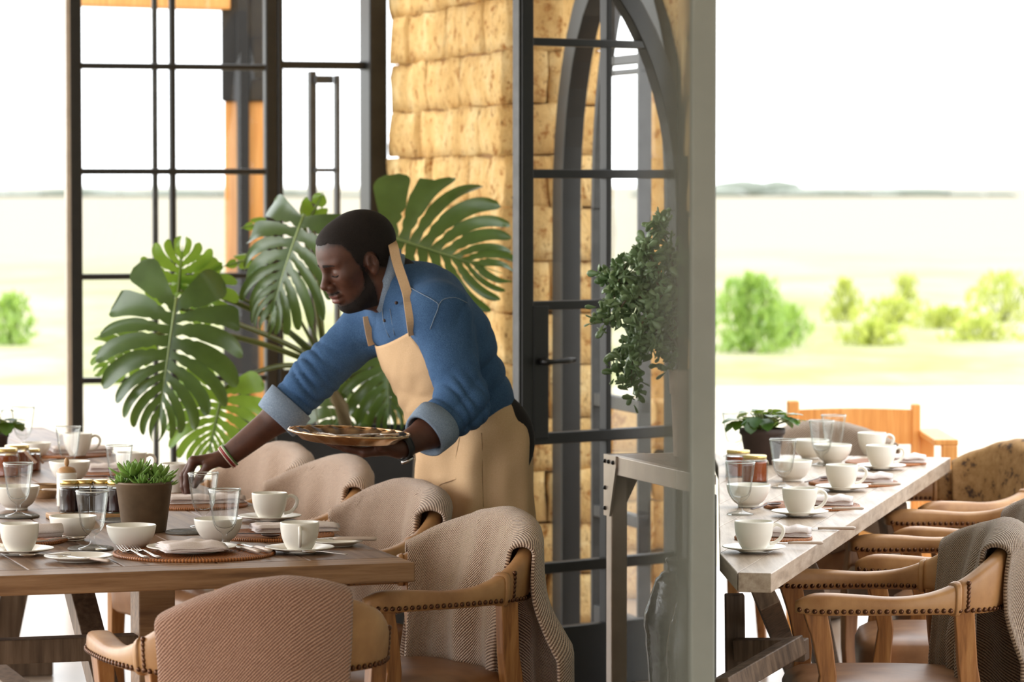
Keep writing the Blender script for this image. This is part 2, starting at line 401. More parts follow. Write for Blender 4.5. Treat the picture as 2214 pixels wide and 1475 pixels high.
bush(1700, 745, 35.5, 100, 90, 300, 'small green bush leaning against the large one on its open side', bm1)
bush(1935, 700, 41, 160, 56, 360, 'low yellow-green bush left of the middle of the field edge', bm2)
bush(2040, 712, 40, 140, 44, 320, 'low yellow tuft before the wide yellow bush', bm2)
bush(2120, 740, 37, 170, 40, 340, 'flat yellow tuft nearest the terrace edge', bm2)
bush(25, 735, 36, 90, 110, 420, 'pale green bush seen through the open doorway beside the table', bm1)

# ---------------------------------------------------------------- end wall of tall steel windows
EO, ED = Vector((-0.52, 14.8, 0)), Vector((-0.954, -0.30, 0)); EN = Vector((0.30, -0.954, 0))
def Ew(px, py=None):
    k = (px - 1107) / FPX; q = (EO.x - EO.y*k) / (0.954 - 0.30*k); p = EO + ED*q
    if py is not None: p.z = EYE - (py - HORIZON) / FPX * p.y
    return p
def vbar(mb, px, py0, py1, wpx, dep=0.04, off=0.0, ztop=None, zbot=None):
    a, b = Ew(px, py0), Ew(px, py1)
    if ztop is not None: a.z = ztop
    if zbot is not None: b.z = zbot
    a += EN*off; b += EN*off
    mb.bar(b, a, wpx*b.y/FPX, dep, up=EN)
def hbar(mb, px0, px1, py, hpx, dep=0.04, off=0.0):
    a, b = Ew(px0, py), Ew(px1, py); zz = (a.z+b.z)/2; a.z = b.z = zz
    mb.bar(a + EN*off, b + EN*off, dep, hpx*a.y/FPX, up=(0, 0, 1))
def pane(name, px0, px1, z0, z1, parent):
    a, b = Ew(px0), Ew(px1); mb = MB()
    P = lambda p, z, o: p + EN*o + Vector((0, 0, z))
    mb.add([P(a, z0, 0.002), P(b, z0, 0.002), P(b, z1, 0.002), P(a, z1, 0.002)], [(0, 1, 2, 3)])
    return mb.build(name, M['pane'], parent, smooth=False)
mb = MB(); vbar(mb, 163, 0, 0, 28, 0.05, 0, 2.95, 0.0); vbar(mb, 585, 0, 0, 26, 0.05, 0, 2.95, 0.0)
vbar(mb, 374, 0, 0, 13, 0.035, 0, 2.95, 0.0)
for y in (145, 371, 597, 820, 1045, 1285): hbar(mb, 163, 585, y, 13 if y < 1200 else 36)
w1 = struct(flat(mb, 'window_1', M['blacksteel'], bevel=0.006), 'tall black steel window with a grid of panes behind the big-leaved plant')
mb = MB(); vbar(mb, 346, 0, 0, 11, 0.02, -0.09, 2.95, 0.0); flat(mb, 'outer_bar', M['greysteel'], w1)
mb = MB(); vbar(mb, 147, 0, 0, 9, 0.05, 0.0, 2.95, 0.0); flat(mb, 'edge_strip', M['palesteel'], w1)  # pale strip paints a white glint along the outer stile
pane('glass_pane', 163, 585, 0.05, 2.95, w1)
mb = MB(); vbar(mb, 808, 0, 0, 40, 0.16, 0, 2.95, 0.0); vbar(mb, 605, 0, 0, 12, 0.05, 0, 2.95, 0.0)
for y, h in ((142, 17), (592, 12), (810, 26), (1045, 12), (1285, 36)): hbar(mb, 600, 800, y, h)
w2 = struct(flat(mb, 'window_2', M['blacksteel'], bevel=0.006), 'tall black steel window beside the stone pier')
mb = MB(); vbar(mb, 674, 155, 0, 15, 0.05, 0.01, None, 0.05); vbar(mb, 717, 165, 0, 9, 0.05, 0.09, None, 0.05); vbar(mb, 694, 165, 182, 40, 0.03, 0.05); 
for y, h in ((368, 9), (585, 9), (800, 9)): hbar(mb, 674, 717, y, h, 0.03, 0.05)
flat(mb, 'casement_sash', M['greysteel'], w2, 0.004)
pane('glass_pane', 605, 800, 0.05, 2.95, w2)

# ---------------------------------------------------------------- rough stone pier
def rough_block(mb, o, ax, ay, L, D, z0, z1, seed, amp=0.014):
    nx, ny, nz = max(3, int(L/0.045)), max(3, int(D/0.06)), max(3, int((z1-z0)/0.04))
    def P(i, j, k):
        u, v_, w_ = i/nx, j/ny, k/nz
        p = o + ax*(u*L) + ay*(v_*D); p.z = z0 + (z1-z0)*w_
        cx, cy, cz = 2*u-1, 2*v_-1, 2*w_-1; e = 0.006
        c = o + ax*(L/2) + ay*(D/2); c.z = (z0+z1)/2
        q = Vector(p)
        rnd = (abs(cx)**8 + abs(cy)**8 + abs(cz)**8)
        if rnd > 1.6: q = q + (c - q).normalized()*e*(rnd-1.0)
        nv = noise.noise_vector(q*7 + Vector((seed, 0, 0)))*amp + noise.noise_vector(q*22 + Vector((0, seed, 0)))*amp*0.5
        return q + nv
    for (A, B, f) in ((nx, nz, lambda a, b: P(a, 0, b)), (nx, nz, lambda a, b: P(nx-a, ny, b)), (ny, nz, lambda a, b: P(0, ny-a, b)), (ny, nz, lambda a, b: P(nx, a, b)), (nx, ny, lambda a, b: P(a, b, nz)), (nx, ny, lambda a, b: P(a, ny-b, 0))):
        mb.grid([[f(a, b) for b in range(B+1)] for a in range(A+1)])
PU = Vector((-0.247, 0.969, 0)); PN = Vector((0.969, 0.247, 0)); P0 = Vector((-0.036, 12.9, 0))
mb = MB(); rnd = random.Random(3); z = 0.0; row = 0
PLEN, PTH = 1.9, 0.40
while z < 3.0:
    h = 0.186 + rnd.uniform(-0.006, 0.006); Ls = [0.0]; first = (0.32 if row % 2 else 0.62) + rnd.uniform(-0.06, 0.06)
    x = first
    while x < PLEN - 0.25: Ls.append(x); x += rnd.uniform(0.5, 0.68)
    Ls.append(PLEN + rnd.uniform(-0.14, 0.10))
    for a, b in zip(Ls[:-1], Ls[1:]):
        ins = rnd.uniform(-0.012, 0.012); split = row % 2 == 0 and a == 0.0
        if split:
            rough_block(mb, P0 + PU*a + PN*ins, PU, PN, b-a-0.003, 0.17, z+0.001, z+h-0.001, row*7+a*3)
            rough_block(mb, P0 + PU*(a+rnd.uniform(-0.006, 0.006)) + PN*0.176, PU, PN, b-a-0.003, PTH-0.176, z+0.001, z+h-0.001, row*9+a*3)
        else: rough_block(mb, P0 + PU*a + PN*ins, PU, PN, b-a-0.003, PTH-ins, z+0.001, z+h-0.001, row*7+a*3)
    z += h; row += 1
struct(mb.build('wall_back', M['stone'], smooth=True), 'rough golden limestone block pier')
mb = MB(); mb.box((0, 0, 1.5), (PLEN-0.16, PTH-0.05, 3.0), Matrix.Rotation(math.atan2(PU.y, PU.x), 3, 'Z'))
mb.v = [tuple(Vector(p) + P0 + PU*(PLEN/2) + PN*(PTH/2)) for p in mb.v]
struct(flat(mb, 'wall_back_core', M['mortar']))

# ---------------------------------------------------------------- arched doorway
JN, JF = Vector((0.572, 11.55, 0)), Vector((0.19, 12.83, 0)); AD = (JF-JN).normalized(); AL = (JF-JN).length; AR = AL/2; SPR = 1.50; RISE = 0.92
ANr = Vector((-AD.y, AD.x, 0)); ANr = ANr if ANr.x > 0 else -ANr
def arch_pts(r, n=18):
    c = JN + AD*AR
    return [c - AD*r*math.cos(PI*k/n) + Vector((0, 0, SPR + RISE*math.sin(PI*k/n))) for k in range(n+1)]
# stone above and beside the arch, ragged at its edge
mb = MB(); n = 26; outer = []; c = JN + AD*AR
inn = [JN + Vector((0, 0, 0))] + arch_pts(AR, n) + [JF]
def rag(p, s, a=0.02): return p + noise.noise_vector(p*9 + Vector((s, 0, 0)))*a
front, back = [], []
prev = None
for i, p in enumerate(arch_pts(AR, n)):
    ang = PI*i/n
    e = c - AD*(AR+0.0)*1.0*math.cos(ang); top = Vector((e.x, e.y, 3.0))
    col_f = [rag(p, 1), rag(p*0.7 + top*0.3, 2), rag(p*0.35 + top*0.65, 3), top]
    col_f = [q - ANr*0.01 for q in col_f]; col_b = [q + ANr*0.07 for q in col_f]
    front.append(col_f); back.append(col_b)
mb.grid(front); mb.grid(back); mb.grid([[f[0], b[0]] for f, b in zip(front, back)])
# the strip of wall on the near side of the doorway
NW = 0.07
for a, b in (((0.0), NW),):
    for z0 in [k*0.186 for k in range(16)]:
        rough_block(mb, JN - AD*(b + 0.012*math.sin(z0*40)) - ANr*0.02, AD, ANr, b - a + 0.01*math.sin(z0*23), 0.045, z0 + 0.001, z0 + 0.185, z0*5, 0.012)
struct(mb.build('wall_side', M['stone']), 'rough limestone wall round the arched doorway')
# black steel arch frame set in the doorway
mb = MB()
path = [JN + Vector((0, 0, 0.0)), JN + Vector((0, 0, 0.7))] + arch_pts(AR, 22) + [JF + Vector((0, 0, 0.7)), JF]
cc = c + Vector((0, 0, SPR)); rs = []
for i, p in enumerate(path):
    if p.z <= SPR + 1e-6: inward = AD if (p - JN).length < (p - JF).length else -AD
    else: inward = (cc - p).normalized()
    rs.append([p - ANr*0.05, p + inward*0.12 - ANr*0.05, p + inward*0.12 + ANr*0.02, p + ANr*0.02])
mb.rings(rs); struct(flat(mb, 'trim_1', M['blacksteel'], bevel=0.004), 'black steel arch frame of the doorway')

def leaf_door(name, hinge, free, rails, mid, mat, label, sw, rw, arch=True, bottom=0.02, spr=1.50, rise=0.92):
    d = (free-hinge); L = d.length; d.normalize(); nrm = Vector((-d.y, d.x, 0))
    mb = MB(); F = lambda s, z: free - d*s + Vector((0, 0, z))   # s from the free edge
    top = spr + rise
    mb.bar(F(sw/2, bottom), F(sw/2, top), sw, 0.045, up=nrm); mb.bar(F(L-sw/2, bottom), F(L-sw/2, spr), sw, 0.045, up=nrm)
    if mid is not None: mb.bar(F(mid*L, bottom), F(mid*L, spr + rise*math.sqrt(max(0, 1-mid**2))), rw*0.8, 0.035, up=nrm)
    for z, h in rails:
        e = L if z < spr else L*math.sqrt(max(0.0, 1-((z-spr)/rise)**2))
        if e > 0.1: mb.bar(F(0, z), F(e, z), 0.038, h, up=(0, 0, 1))
    pts = [F(L*math.cos(a), spr + rise*math.sin(a)) for a in [PI/2*k/14 for k in range(15)]]
    sw2 = sw*1.5; inn = [F((L-sw2)*math.cos(a), spr + (rise-sw2)*math.sin(a)) for a in [PI/2*k/14 for k in range(15)]]
    mb.rings([[p - nrm*0.022, p + nrm*0.022, q + nrm*0.022, q - nrm*0.022] for p, q in zip(pts, inn)])
    o = struct(flat(mb, name, mat, bevel=0.003), label)
    poly = [F(0.01, bottom+0.01), F(L-0.01, bottom+0.01)] + [F((L-0.01)*math.cos(a), spr + (rise-0.01)*math.sin(a)) for a in [PI/2*k/14 for k in range(15)]]
    g = MB(); g.add(poly, [tuple(range(len(poly)))]); g.build('glass_pane', M['pane'], o, smooth=False)
    return o, F, d, nrm, L
HG, FR = Vector((0.565, 11.6, 0)), Vector((0.018, 11.15, 0))
zz = lambda y, Y: EYE - (y-HORIZON)/FPX*Y
d1, F1, dd, nn, L1 = leaf_door('door_1', HG, FR, [(zz(90, 11.15), 0.024), (zz(376, 11.15), 0.028), (zz(662, 11.15), 0.028), (zz(952, 11.15), 0.036), (zz(1236, 11.15), 0.034), (0.1, 0.2)], 0.507, M['blacksteel'], 'open black steel glazed door with an arched top', 0.046, 0.026)
if nn.y > 0: nn = -nn
mb = MB(); mb.bar(F1(0.075, zz(952, 11.15)), F1(0.075, zz(662, 11.15)), 0.06, 0.05, up=nn); flat(mb, 'lock_case', M['blacksteel'], d1, 0.003)
hz = zz(783, 11.15)
mb = MB(); mb.tube([F1(0.07, hz) + nn*0.02, F1(0.07, hz) + nn*0.062], 0.011, 10); mb.tube([F1(0.06, hz) + nn*0.06, F1(0.10, hz) + nn*0.062, F1(0.15, hz+0.002) + nn*0.06, F1(0.185, hz+0.003) + nn*0.055], [0.009, 0.007, 0.010, 0.007], 8)
mb.build('door_handle', M['blacksteel'], d1)
mb = MB(); e = F1(-0.003, 0); mb.box((e.x, e.y, zz(790, 11.15)), (0.02, 0.006, 0.13), Matrix.Rotation(math.atan2(nn.y, nn.x), 3, 'Z')); lp = flat(mb, 'lock_plate', M['chrome'], d1)
lp['label'] = 'pale metal lock plate on the door edge'
mb = MB(); mb.bar(F1(-0.004, 0.02), F1(-0.004, 2.40), 0.008, 0.03, up=nn); flat(mb, 'edge_strip', M['greysteel'], d1)
leaf_door('door_2', Vector((0.295, 12.55, 0)), Vector((0.445, 12.05, 0)), [(zz(132, 12.3), 0.03), (zz(158, 12.3), 0.016), (zz(872, 12.3), 0.045), (zz(1118, 12.3), 0.04), (0.07, 0.10)], None, M['greysteel'], 'closed narrow grey steel leaf of the arched doorway', 0.022, 0.03)

# ---------------------------------------------------------------- things outside the windows
o = empty('timber_post', at(545, 395, 16.5) * 1.0, 0, 'orange timber post with black steel straps outside the window', 'post'); o.location.z = 0
s = 16.5/FPX
flat(MB().box((0, 0, 0.97), (110*s, 0.22, 1.98)), 'post_shaft', M['orange'], o, 0.008)
flat(MB().box((-0.005, 0, 2.46), (0.245, 0.26, 1.0)), 'post_cap', M['blacksteel'], o, 0.006)
flat(MB().box((-0.03, -0.135, 1.5), (0.055, 0.03, 3.0)), 'steel_strap', M['blacksteel'], o, 0.004)
flat(MB().box((-0.04, -0.16, 0.92), (0.16, 0.04, 0.5)), 'bracket', M['planter'], o, 0.006)
a, b = at(150, -6, 16.4), at(500, 4, 16.4)
tag(flat(MB().bar(a, b, 0.2, 0.075), 'timber_beam', M['orange'], bevel=0.006), 'orange timber beam running to the post outside', 'beam')
p = at(1440, 395, 14.4)
tag(flat(MB().box((p.x, 14.4, 1.6), (0.155, 0.16, 3.2)), 'stone_post', M['stone'], bevel=0.01), 'brown stone post outside beyond the arched doorway', 'post')

a, b = at(1300, 870, 13.7), at(1500, 870, 13.7)
mb = MB(); hz0 = a.z; nb_ = 4
for r in range(nb_): rough_block(mb, Vector((a.x + (0.02 if r % 2 else 0), 13.7, 0)), Vector((1, 0, 0)), Vector((0, 1, 0)), 0.19, 0.25, hz0*r/nb_, hz0*(r+1)/nb_, r*3); rough_block(mb, Vector((a.x + 0.20, 13.7, 0)), Vector((1, 0, 0)), Vector((0, 1, 0)), b.x-a.x-0.2, 0.25, hz0*r/nb_, hz0*(r+1)/nb_, r*5+1)
tag(mb.build('stone_wall', M['stone']), 'low rough stone wall outside the arched doorway', 'wall', kind='structure')

# ---------------------------------------------------------------- grey screen wall seen end-on, and an added graded strip imitating a soft blur
WA, WB = Vector((0.3095, 6.2, 0)), Vector((0.596, 11.35, 0)); WT = 0.0405
mb = MB(); mb.prism([(WA.x, WA.y), (WA.x+WT, WA.y), (WB.x+WT, WB.y), (WB.x+WT-0.012, WB.y), (WA.x+WT-0.006, WA.y+0.12), (WA.x, WA.y+0.10)], 0.0, 3.0)
struct(flat(mb, 'wall_right', M['concrete'], bevel=0.004), 'grey rendered screen wall seen end-on')
t = NT('grey_blur_veil'); t.n.remove(t.b)
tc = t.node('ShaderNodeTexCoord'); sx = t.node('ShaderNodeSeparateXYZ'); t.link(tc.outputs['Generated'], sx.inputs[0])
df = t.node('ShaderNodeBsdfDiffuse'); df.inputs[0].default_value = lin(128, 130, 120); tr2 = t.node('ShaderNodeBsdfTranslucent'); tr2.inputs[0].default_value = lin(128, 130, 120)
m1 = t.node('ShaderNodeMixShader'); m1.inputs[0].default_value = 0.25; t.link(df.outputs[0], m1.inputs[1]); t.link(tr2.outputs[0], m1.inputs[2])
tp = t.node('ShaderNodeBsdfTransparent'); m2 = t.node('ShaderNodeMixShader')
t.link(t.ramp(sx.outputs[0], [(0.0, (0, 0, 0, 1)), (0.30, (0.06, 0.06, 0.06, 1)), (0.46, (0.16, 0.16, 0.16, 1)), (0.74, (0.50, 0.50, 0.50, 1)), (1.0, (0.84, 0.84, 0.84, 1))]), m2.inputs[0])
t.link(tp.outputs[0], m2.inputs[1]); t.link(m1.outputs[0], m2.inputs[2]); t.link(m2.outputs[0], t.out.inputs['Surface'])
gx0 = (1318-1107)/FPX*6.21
m_ = MB(); m_.add([(gx0, 6.21, 0.002), (WA.x, 6.21, 0.002), (WA.x, 6.21, 3.0), (gx0, 6.21, 3.0)], [(0, 1, 2, 3)]); o = flat(m_, "blur_strip", t.m)  # graded opacity puts an out-of-focus grey veil into the strip
tag(o, 'added grey-green strip fading to clear, imitating a soft blur beside the screen wall', 'blur strip')
# ---------------------------------------------------------------- tables
TZ = 0.76
U1 = Vector((-0.3007, 0.9537, 0)); V1 = Vector((-0.9537, -0.3007, 0)); A1 = Vector((-0.2105, 7.857, 0))
def T1(a, b, z=TZ): p = A1 + V1*a + U1*b; p.z = z; return p       # a: along the near end, b: along the table
tb = empty('dining_table', T1(0.52, 2.2, 0), math.atan2(U1.y, U1.x) - PI/2, 'long weathered wooden trestle table laid for breakfast, beside the bending man', 'table')
W1, LEN1 = 1.04, 4.6
# local frame: +y along the table, -x along V1
def loc1(a, b, z): return (W1/2 - a, b - LEN1/2, z)
tb.location = T1(W1/2, LEN1/2, 0)
mb = MB(); nb = 5; bw = W1/nb
for k in range(nb):
    c = loc1(bw*(k+0.5), LEN1/2, 0); mb.box((c[0], c[1] + 0.058 - 0.058, TZ-0.02), (bw-0.0025, LEN1-0.232, 0.04))
flat(mb, 'table_top', M['table'], tb, 0.003)
for b in (0.058, LEN1-0.058):
    mb = MB(); mb.box((0, b - LEN1/2, TZ-0.0215), (W1, 0.114, 0.043)); flat(mb, 'end_board', M['tableend'], tb, 0.004)
mb = MB(); mb.box((W1/2-0.012, 0, TZ-0.031), (0.022, LEN1-0.24, 0.018)); mb.box((-W1/2+0.012, 0, TZ-0.031), (0.022, LEN1-0.24, 0.018)); flat(mb, 'edge_lip', M['tableend'], tb, 0.002)
for b in (0.62, LEN1-0.62):
    y = b - LEN1/2
    for sx in (-1, 1):
        flat(MB().bar((sx*0.25, y, 0.0), (sx*0.40, y, TZ-0.05), 0.09, 0.075, up=(0, 1, 0)), 'leg', M['trestle'], tb, 0.003)
    flat(MB().box((0, y, 0.035), (0.86, 0.09, 0.07)), 'foot_rail', M['trestle'], tb, 0.004)
    flat(MB().box((0, y, TZ-0.075), (0.92, 0.08, 0.065)), 'cross_bearer', M['trestle'], tb, 0.003)
    flat(MB().box((0, y, 0.52), (0.70, 0.06, 0.055)), 'stretcher', M['trestle'], tb, 0.003)
    flat(MB().bar((0, y, 0.22), (0, y + (0.75 if b < 2 else -0.75), TZ-0.06), 0.06, 0.06), 'brace', M['trestle'], tb, 0.003)
flat(MB().box((-0.05, 0, 0.245), (0.07, LEN1-1.3, 0.07)), 'stretcher', M['trestle'], tb, 0.003)
# straight plank post near the front chair
p = at(330, 1300, 8.32); lo = tb.matrix_basis.inverted() if False else None
R1 = Matrix.Rotation(-tb.rotation_euler.z, 3, 'Z')
q = R1 @ (Vector((p.x, p.y, 0)) - Vector(tb.location))
flat(MB().box((q.x, q.y, (TZ-0.05)/2), (0.085, 0.10, TZ-0.05)), 'leg', M['tableend'], tb, 0.003)

# second table, pushed against the grey screen wall
U2 = Vector((0.2325, 0.9726, 0)); V2 = Vector((-0.9726, 0.2325, 0)); A2 = Vector((0.5515, 7.64, 0)); LEN2 = 3.33
def wallx(y): return 0.3095 + WT + 0.05563*(y-6.2) + 0.012
B2 = A2 + U2*LEN2
def hit(p):
    q = 0.0
    for _ in range(400):
        r = p + V2*q
        if r.x <= wallx(r.y): return r
        q += 0.002
C2, D2 = hit(B2), hit(A2)
t2 = empty('dining_table', A2, 0, 'bleached wooden table on the terrace side of the grey wall, laid with white cups', 'table')
def L2(p): return (p[0]-A2.x, p[1]-A2.y)
mb = MB(); e = 0.07
# long boards, parallel to the open edge
def board(a0, a1, nm, mat):
    P = []
    for (a, s) in ((a0, 0), (a0, 1), (a1, 1), (a1, 0)):
        p = A2 + V2*a + U2*(LEN2 if s else 0)
        if p.x < wallx(p.y): p = hit(p - V2*a); 
        P.append(L2(p))
    return P
mb.prism([L2(A2), L2(B2), L2(B2 + V2*0.072), L2(A2 + V2*0.072)], TZ-0.042, TZ)
# boards beyond the first, each clipped where it meets the wall
for k in range(1, 8):
    a0, a1 = 0.0735 + (k-1)*0.11, 0.0735 + k*0.11 - 0.0015
    def clipb(a):
        lo_, hi_ = 0.0, LEN2
        p = A2 + V2*a
        if p.x >= wallx(p.y): return 0.0
        for i in range(1000):
            s = LEN2*i/1000; p = A2 + V2*a + U2*s
            if p.x >= wallx(p.y): return s
        return LEN2
    s0, s1 = clipb(a0), clipb(a1)
    if s0 >= LEN2-0.05: break
    s1 = min(s1, LEN2)
    mb.prism([L2(A2 + V2*a0 + U2*s0), L2(A2 + V2*a0 + U2*LEN2), L2(A2 + V2*a1 + U2*LEN2), L2(A2 + V2*a1 + U2*s1)], TZ-0.041, TZ-0.001)
flat(mb, 'table_top', M['brightened'], t2, 0.002)
def leg2(p0, p1, w, nm='leg'):
    a, b = Vector(p0), Vector(p1); a -= A2; b -= A2
    flat(MB().bar(a, b, w, w, up=(0, 1, 0)), nm, M['trestle'], t2, 0.003)
leg2(at(1590, 1480, 8.4) * 1.0, at(1588, 1285, 8.4), 0.045)
leg2(on(1760, 1560, 0.0), at(1655, 1290, 8.05), 0.05); 
leg2(at(1590, 1405, 8.35), at(1745, 1405, 8.3), 0.05, 'stretcher')
leg2(at(1722, 1396, 8.2), at(1560, 1490, 7.85), 0.045, 'foot_rail')
leg2(on(1800, 1500, 0.0), at(1735, 1225, 8.9), 0.07)
leg2(on(1955, 1330, 0.0), at(1925, 1080, 10.1), 0.07); leg2(on(1800, 1330, 0.0), at(1815, 1080, 10.2), 0.06)

# ---------------------------------------------------------------- console table against the screen wall
CU = Vector((0.3007, -0.9537, 0)); CV = Vector((0.9537, 0.3007, 0)); CA = at(1322, 982, 9.7); CZ = CA.z; CA.z = 0
cs = empty('console_table', CA, 0, 'steel framed console table with bolted corner plate and wooden top, beside the glazed door', 'table')
def CL(a, b, z): v_ = CU*a + CV*b; return Vector((v_.x, v_.y, z))   # local to CA
CLN, CDP = 0.73, 0.25
def cbar(p, q, w, h, nm, mat): flat(MB().bar(p, q, w, h), nm, mat, cs, 0.002)
mb = MB(); k = 3
CDN = 0.012                                            # the near end is narrow where the wall comes in
for i in range(k):
    mb.prism([tuple(CL(0.012, 0.012 + (CDP-0.024)*i/k, 0))[:2], tuple(CL(CLN, 0.012 + CDN*i/k, 0))[:2], tuple(CL(CLN, 0.0125 + CDN*(i+1)/k, 0))[:2], tuple(CL(0.012, 0.010 + (CDP-0.024)*(i+1)/k, 0))[:2]], CZ-0.025, CZ-0.001)
flat(mb, 'table_top', M['console'], cs, 0.001)
cbar(CL(0, 0, CZ-0.026), CL(CLN, 0, CZ-0.026), 0.024, 0.05, 'frame_rail', M['palesteel'])
cbar(CL(0, 0, CZ-0.026), CL(0, CDP, CZ-0.026), 0.024, 0.05, 'frame_rail', M['palesteel'])
for (a, b) in ((0.01, 0.012), (0.01, CDP-0.02), (CLN-0.03, 0.008)):
    flat(MB().bar(CL(a, b, 0), CL(a, b, CZ-0.05), 0.045, 0.045, up=CU), 'leg', M['palesteel'] if b < 0.02 and a < 0.1 else M['blacksteel'], cs, 0.003)
gp = MB(); o_ = CL(-0.014, -0.014, 0)
G = lambda s, z: CL(s, -0.0145, CZ + z)
gp.add([G(-0.014, 0.0), G(0.085, 0.0), G(0.085, -0.03), G(0.033, -0.165), G(-0.014, -0.165)], [(0, 1, 2, 3, 4)])
gp.build('corner_plate', M['palesteel'], cs, smooth=False, solid=0.006, off=0)
gp = MB(); H_ = lambda s, z: CL(-0.0145, s, CZ + z)
gp.add([H_(-0.014, 0.0), H_(0.10, 0.0), H_(0.10, -0.03), H_(0.033, -0.165), H_(-0.014, -0.165)], [(0, 1, 2, 3, 4)])
pl_ = gp.build('corner_plate', M['palesteel'], cs, smooth=False, solid=0.006, off=0)
mb = MB()
for s, z in ((0.0, -0.018), (0.03, -0.018), (0.065, -0.018), (0.0, -0.09), (0.0, -0.145)): mb.ball(H_(s, z) - CU*0.004, 0.006, 8, 5); mb.ball(G(s, z) - CV*0.004, 0.006, 8, 5)
mb.build('rivets', M['blacksteel'], pl_)
cbar(CL(0.01, 0.012, 0.16), CL(CLN-0.02, 0.008, 0.16), 0.035, 0.035, 'lower_rail', M['blacksteel'])
cbar(CL(0.01, 0.012, 0.16), CL(0.01, CDP-0.02, 0.16), 0.035, 0.035, 'lower_rail', M['blacksteel'])

# ---------------------------------------------------------------- armchairs
SW = 0.275
PLAN = [(0.262, 0.235), (0.272, 0.19), (0.280, 0.10), (0.282, 0.0), (0.272, -0.09), (0.248, -0.165), (0.205, -0.222), (0.14, -0.258), (0.07, -0.275), (0.0, -0.28)]
TOP = [0.672, 0.690, 0.688, 0.682, 0.692, 0.722, 0.762, 0.790, 0.805, 0.810]
BOT = [0.646, 0.640, 0.640, 0.640, 0.640, 0.638, 0.636, 0.636, 0.636, 0.636]
THK = [0.044, 0.058, 0.058, 0.052, 0.048, 0.046, 0.046, 0.046, 0.046, 0.046]
def catmull(P, n):
    out = []
    for i in range(len(P)-1):
        p0, p1, p2, p3 = P[max(i-1, 0)], P[i], P[i+1], P[min(i+2, len(P)-1)]
        for k in range(n):
            s = k/n; out.append(tuple(0.5*((2*b) + (c_-a)*s + (2*a-5*b+4*c_-d)*s*s + (3*b-a-3*c_+d)*s**3) for a, b, c_, d in zip(p0, p1, p2, p3)))
    out.append(tuple(P[-1])); return out
HALF = catmull([(x, y, t_, b_, k_) for (x, y), t_, b_, k_ in zip(PLAN, TOP, BOT, THK)], 4)     # from right tip to middle of the back
FULL = HALF + [(-x, y, t_, b_, k_) for x, y, t_, b_, k_ in HALF[-2::-1]]
NF = len(FULL)
ACC = [0.0]
for a, b in zip(FULL[:-1], FULL[1:]): ACC.append(ACC[-1] + math.hypot(b[0]-a[0], b[1]-a[1]))
MIDL = ACC[-1]/2
def band(u):
    """u metres along the band from the middle of the back, positive towards the left arm's tip: centre, outward normal, top, bottom, thickness"""
    s = min(max(u + MIDL, 0), ACC[-1] - 1e-6); i = 0
    while i < NF-2 and ACC[i+1] < s: i += 1
    f = (s-ACC[i])/(ACC[i+1]-ACC[i]); a, b = FULL[i], FULL[i+1]
    p = [x + (y-x)*f for x, y in zip(a, b)]
    d = Vector((b[0]-a[0], b[1]-a[1], 0)).normalized()
    j = max(i-1, 0); d0 = Vector((FULL[j+1][0]-FULL[j][0], FULL[j+1][1]-FULL[j][1], 0)).normalized()
    k = min(i+1, NF-2); d2 = Vector((FULL[k+1][0]-FULL[k][0], FULL[k+1][1]-FULL[k][1], 0)).normalized()
    d = (d*1.0 + d0*(1-f)*0.6 + d2*f*0.6).normalized()
    nrm = Vector((-d.y, d.x, 0))
    c_ = Vector((p[0], p[1], 0))
    if nrm.dot(c_ - Vector((0, 0.05, 0))) < 0: nrm = -nrm
    return c_, nrm, p[2], p[3], p[4]
def band_rings(mb, u0, u1, n, grow=0.0, capround=False):
    rs = []
    for i in range(n+1):
        u = u0 + (u1-u0)*i/n; c_, nr, tp, bt, th = band(u); lean = max(0.0, (tp-0.69))*0.22
        if capround and (i == n or i == 0): th *= 0.6
        h = tp-bt; ring = []
        for k in range(16):
            a = 2*PI*k/16; ex = 0.55
            x = math.copysign(abs(math.cos(a))**ex, math.cos(a)); y = math.copysign(abs(math.sin(a))**ex, math.sin(a))
            zz_ = bt + h/2 + y*(h/2 + grow)
            off = x*(th/2 + grow) + lean*((zz_-bt)/max(h, 1e-3))
            q = c_ + nr*off; q.z = zz_; ring.append(q)
        rs.append(ring)
    mb.rings(rs); return mb
SEAM = 0.315
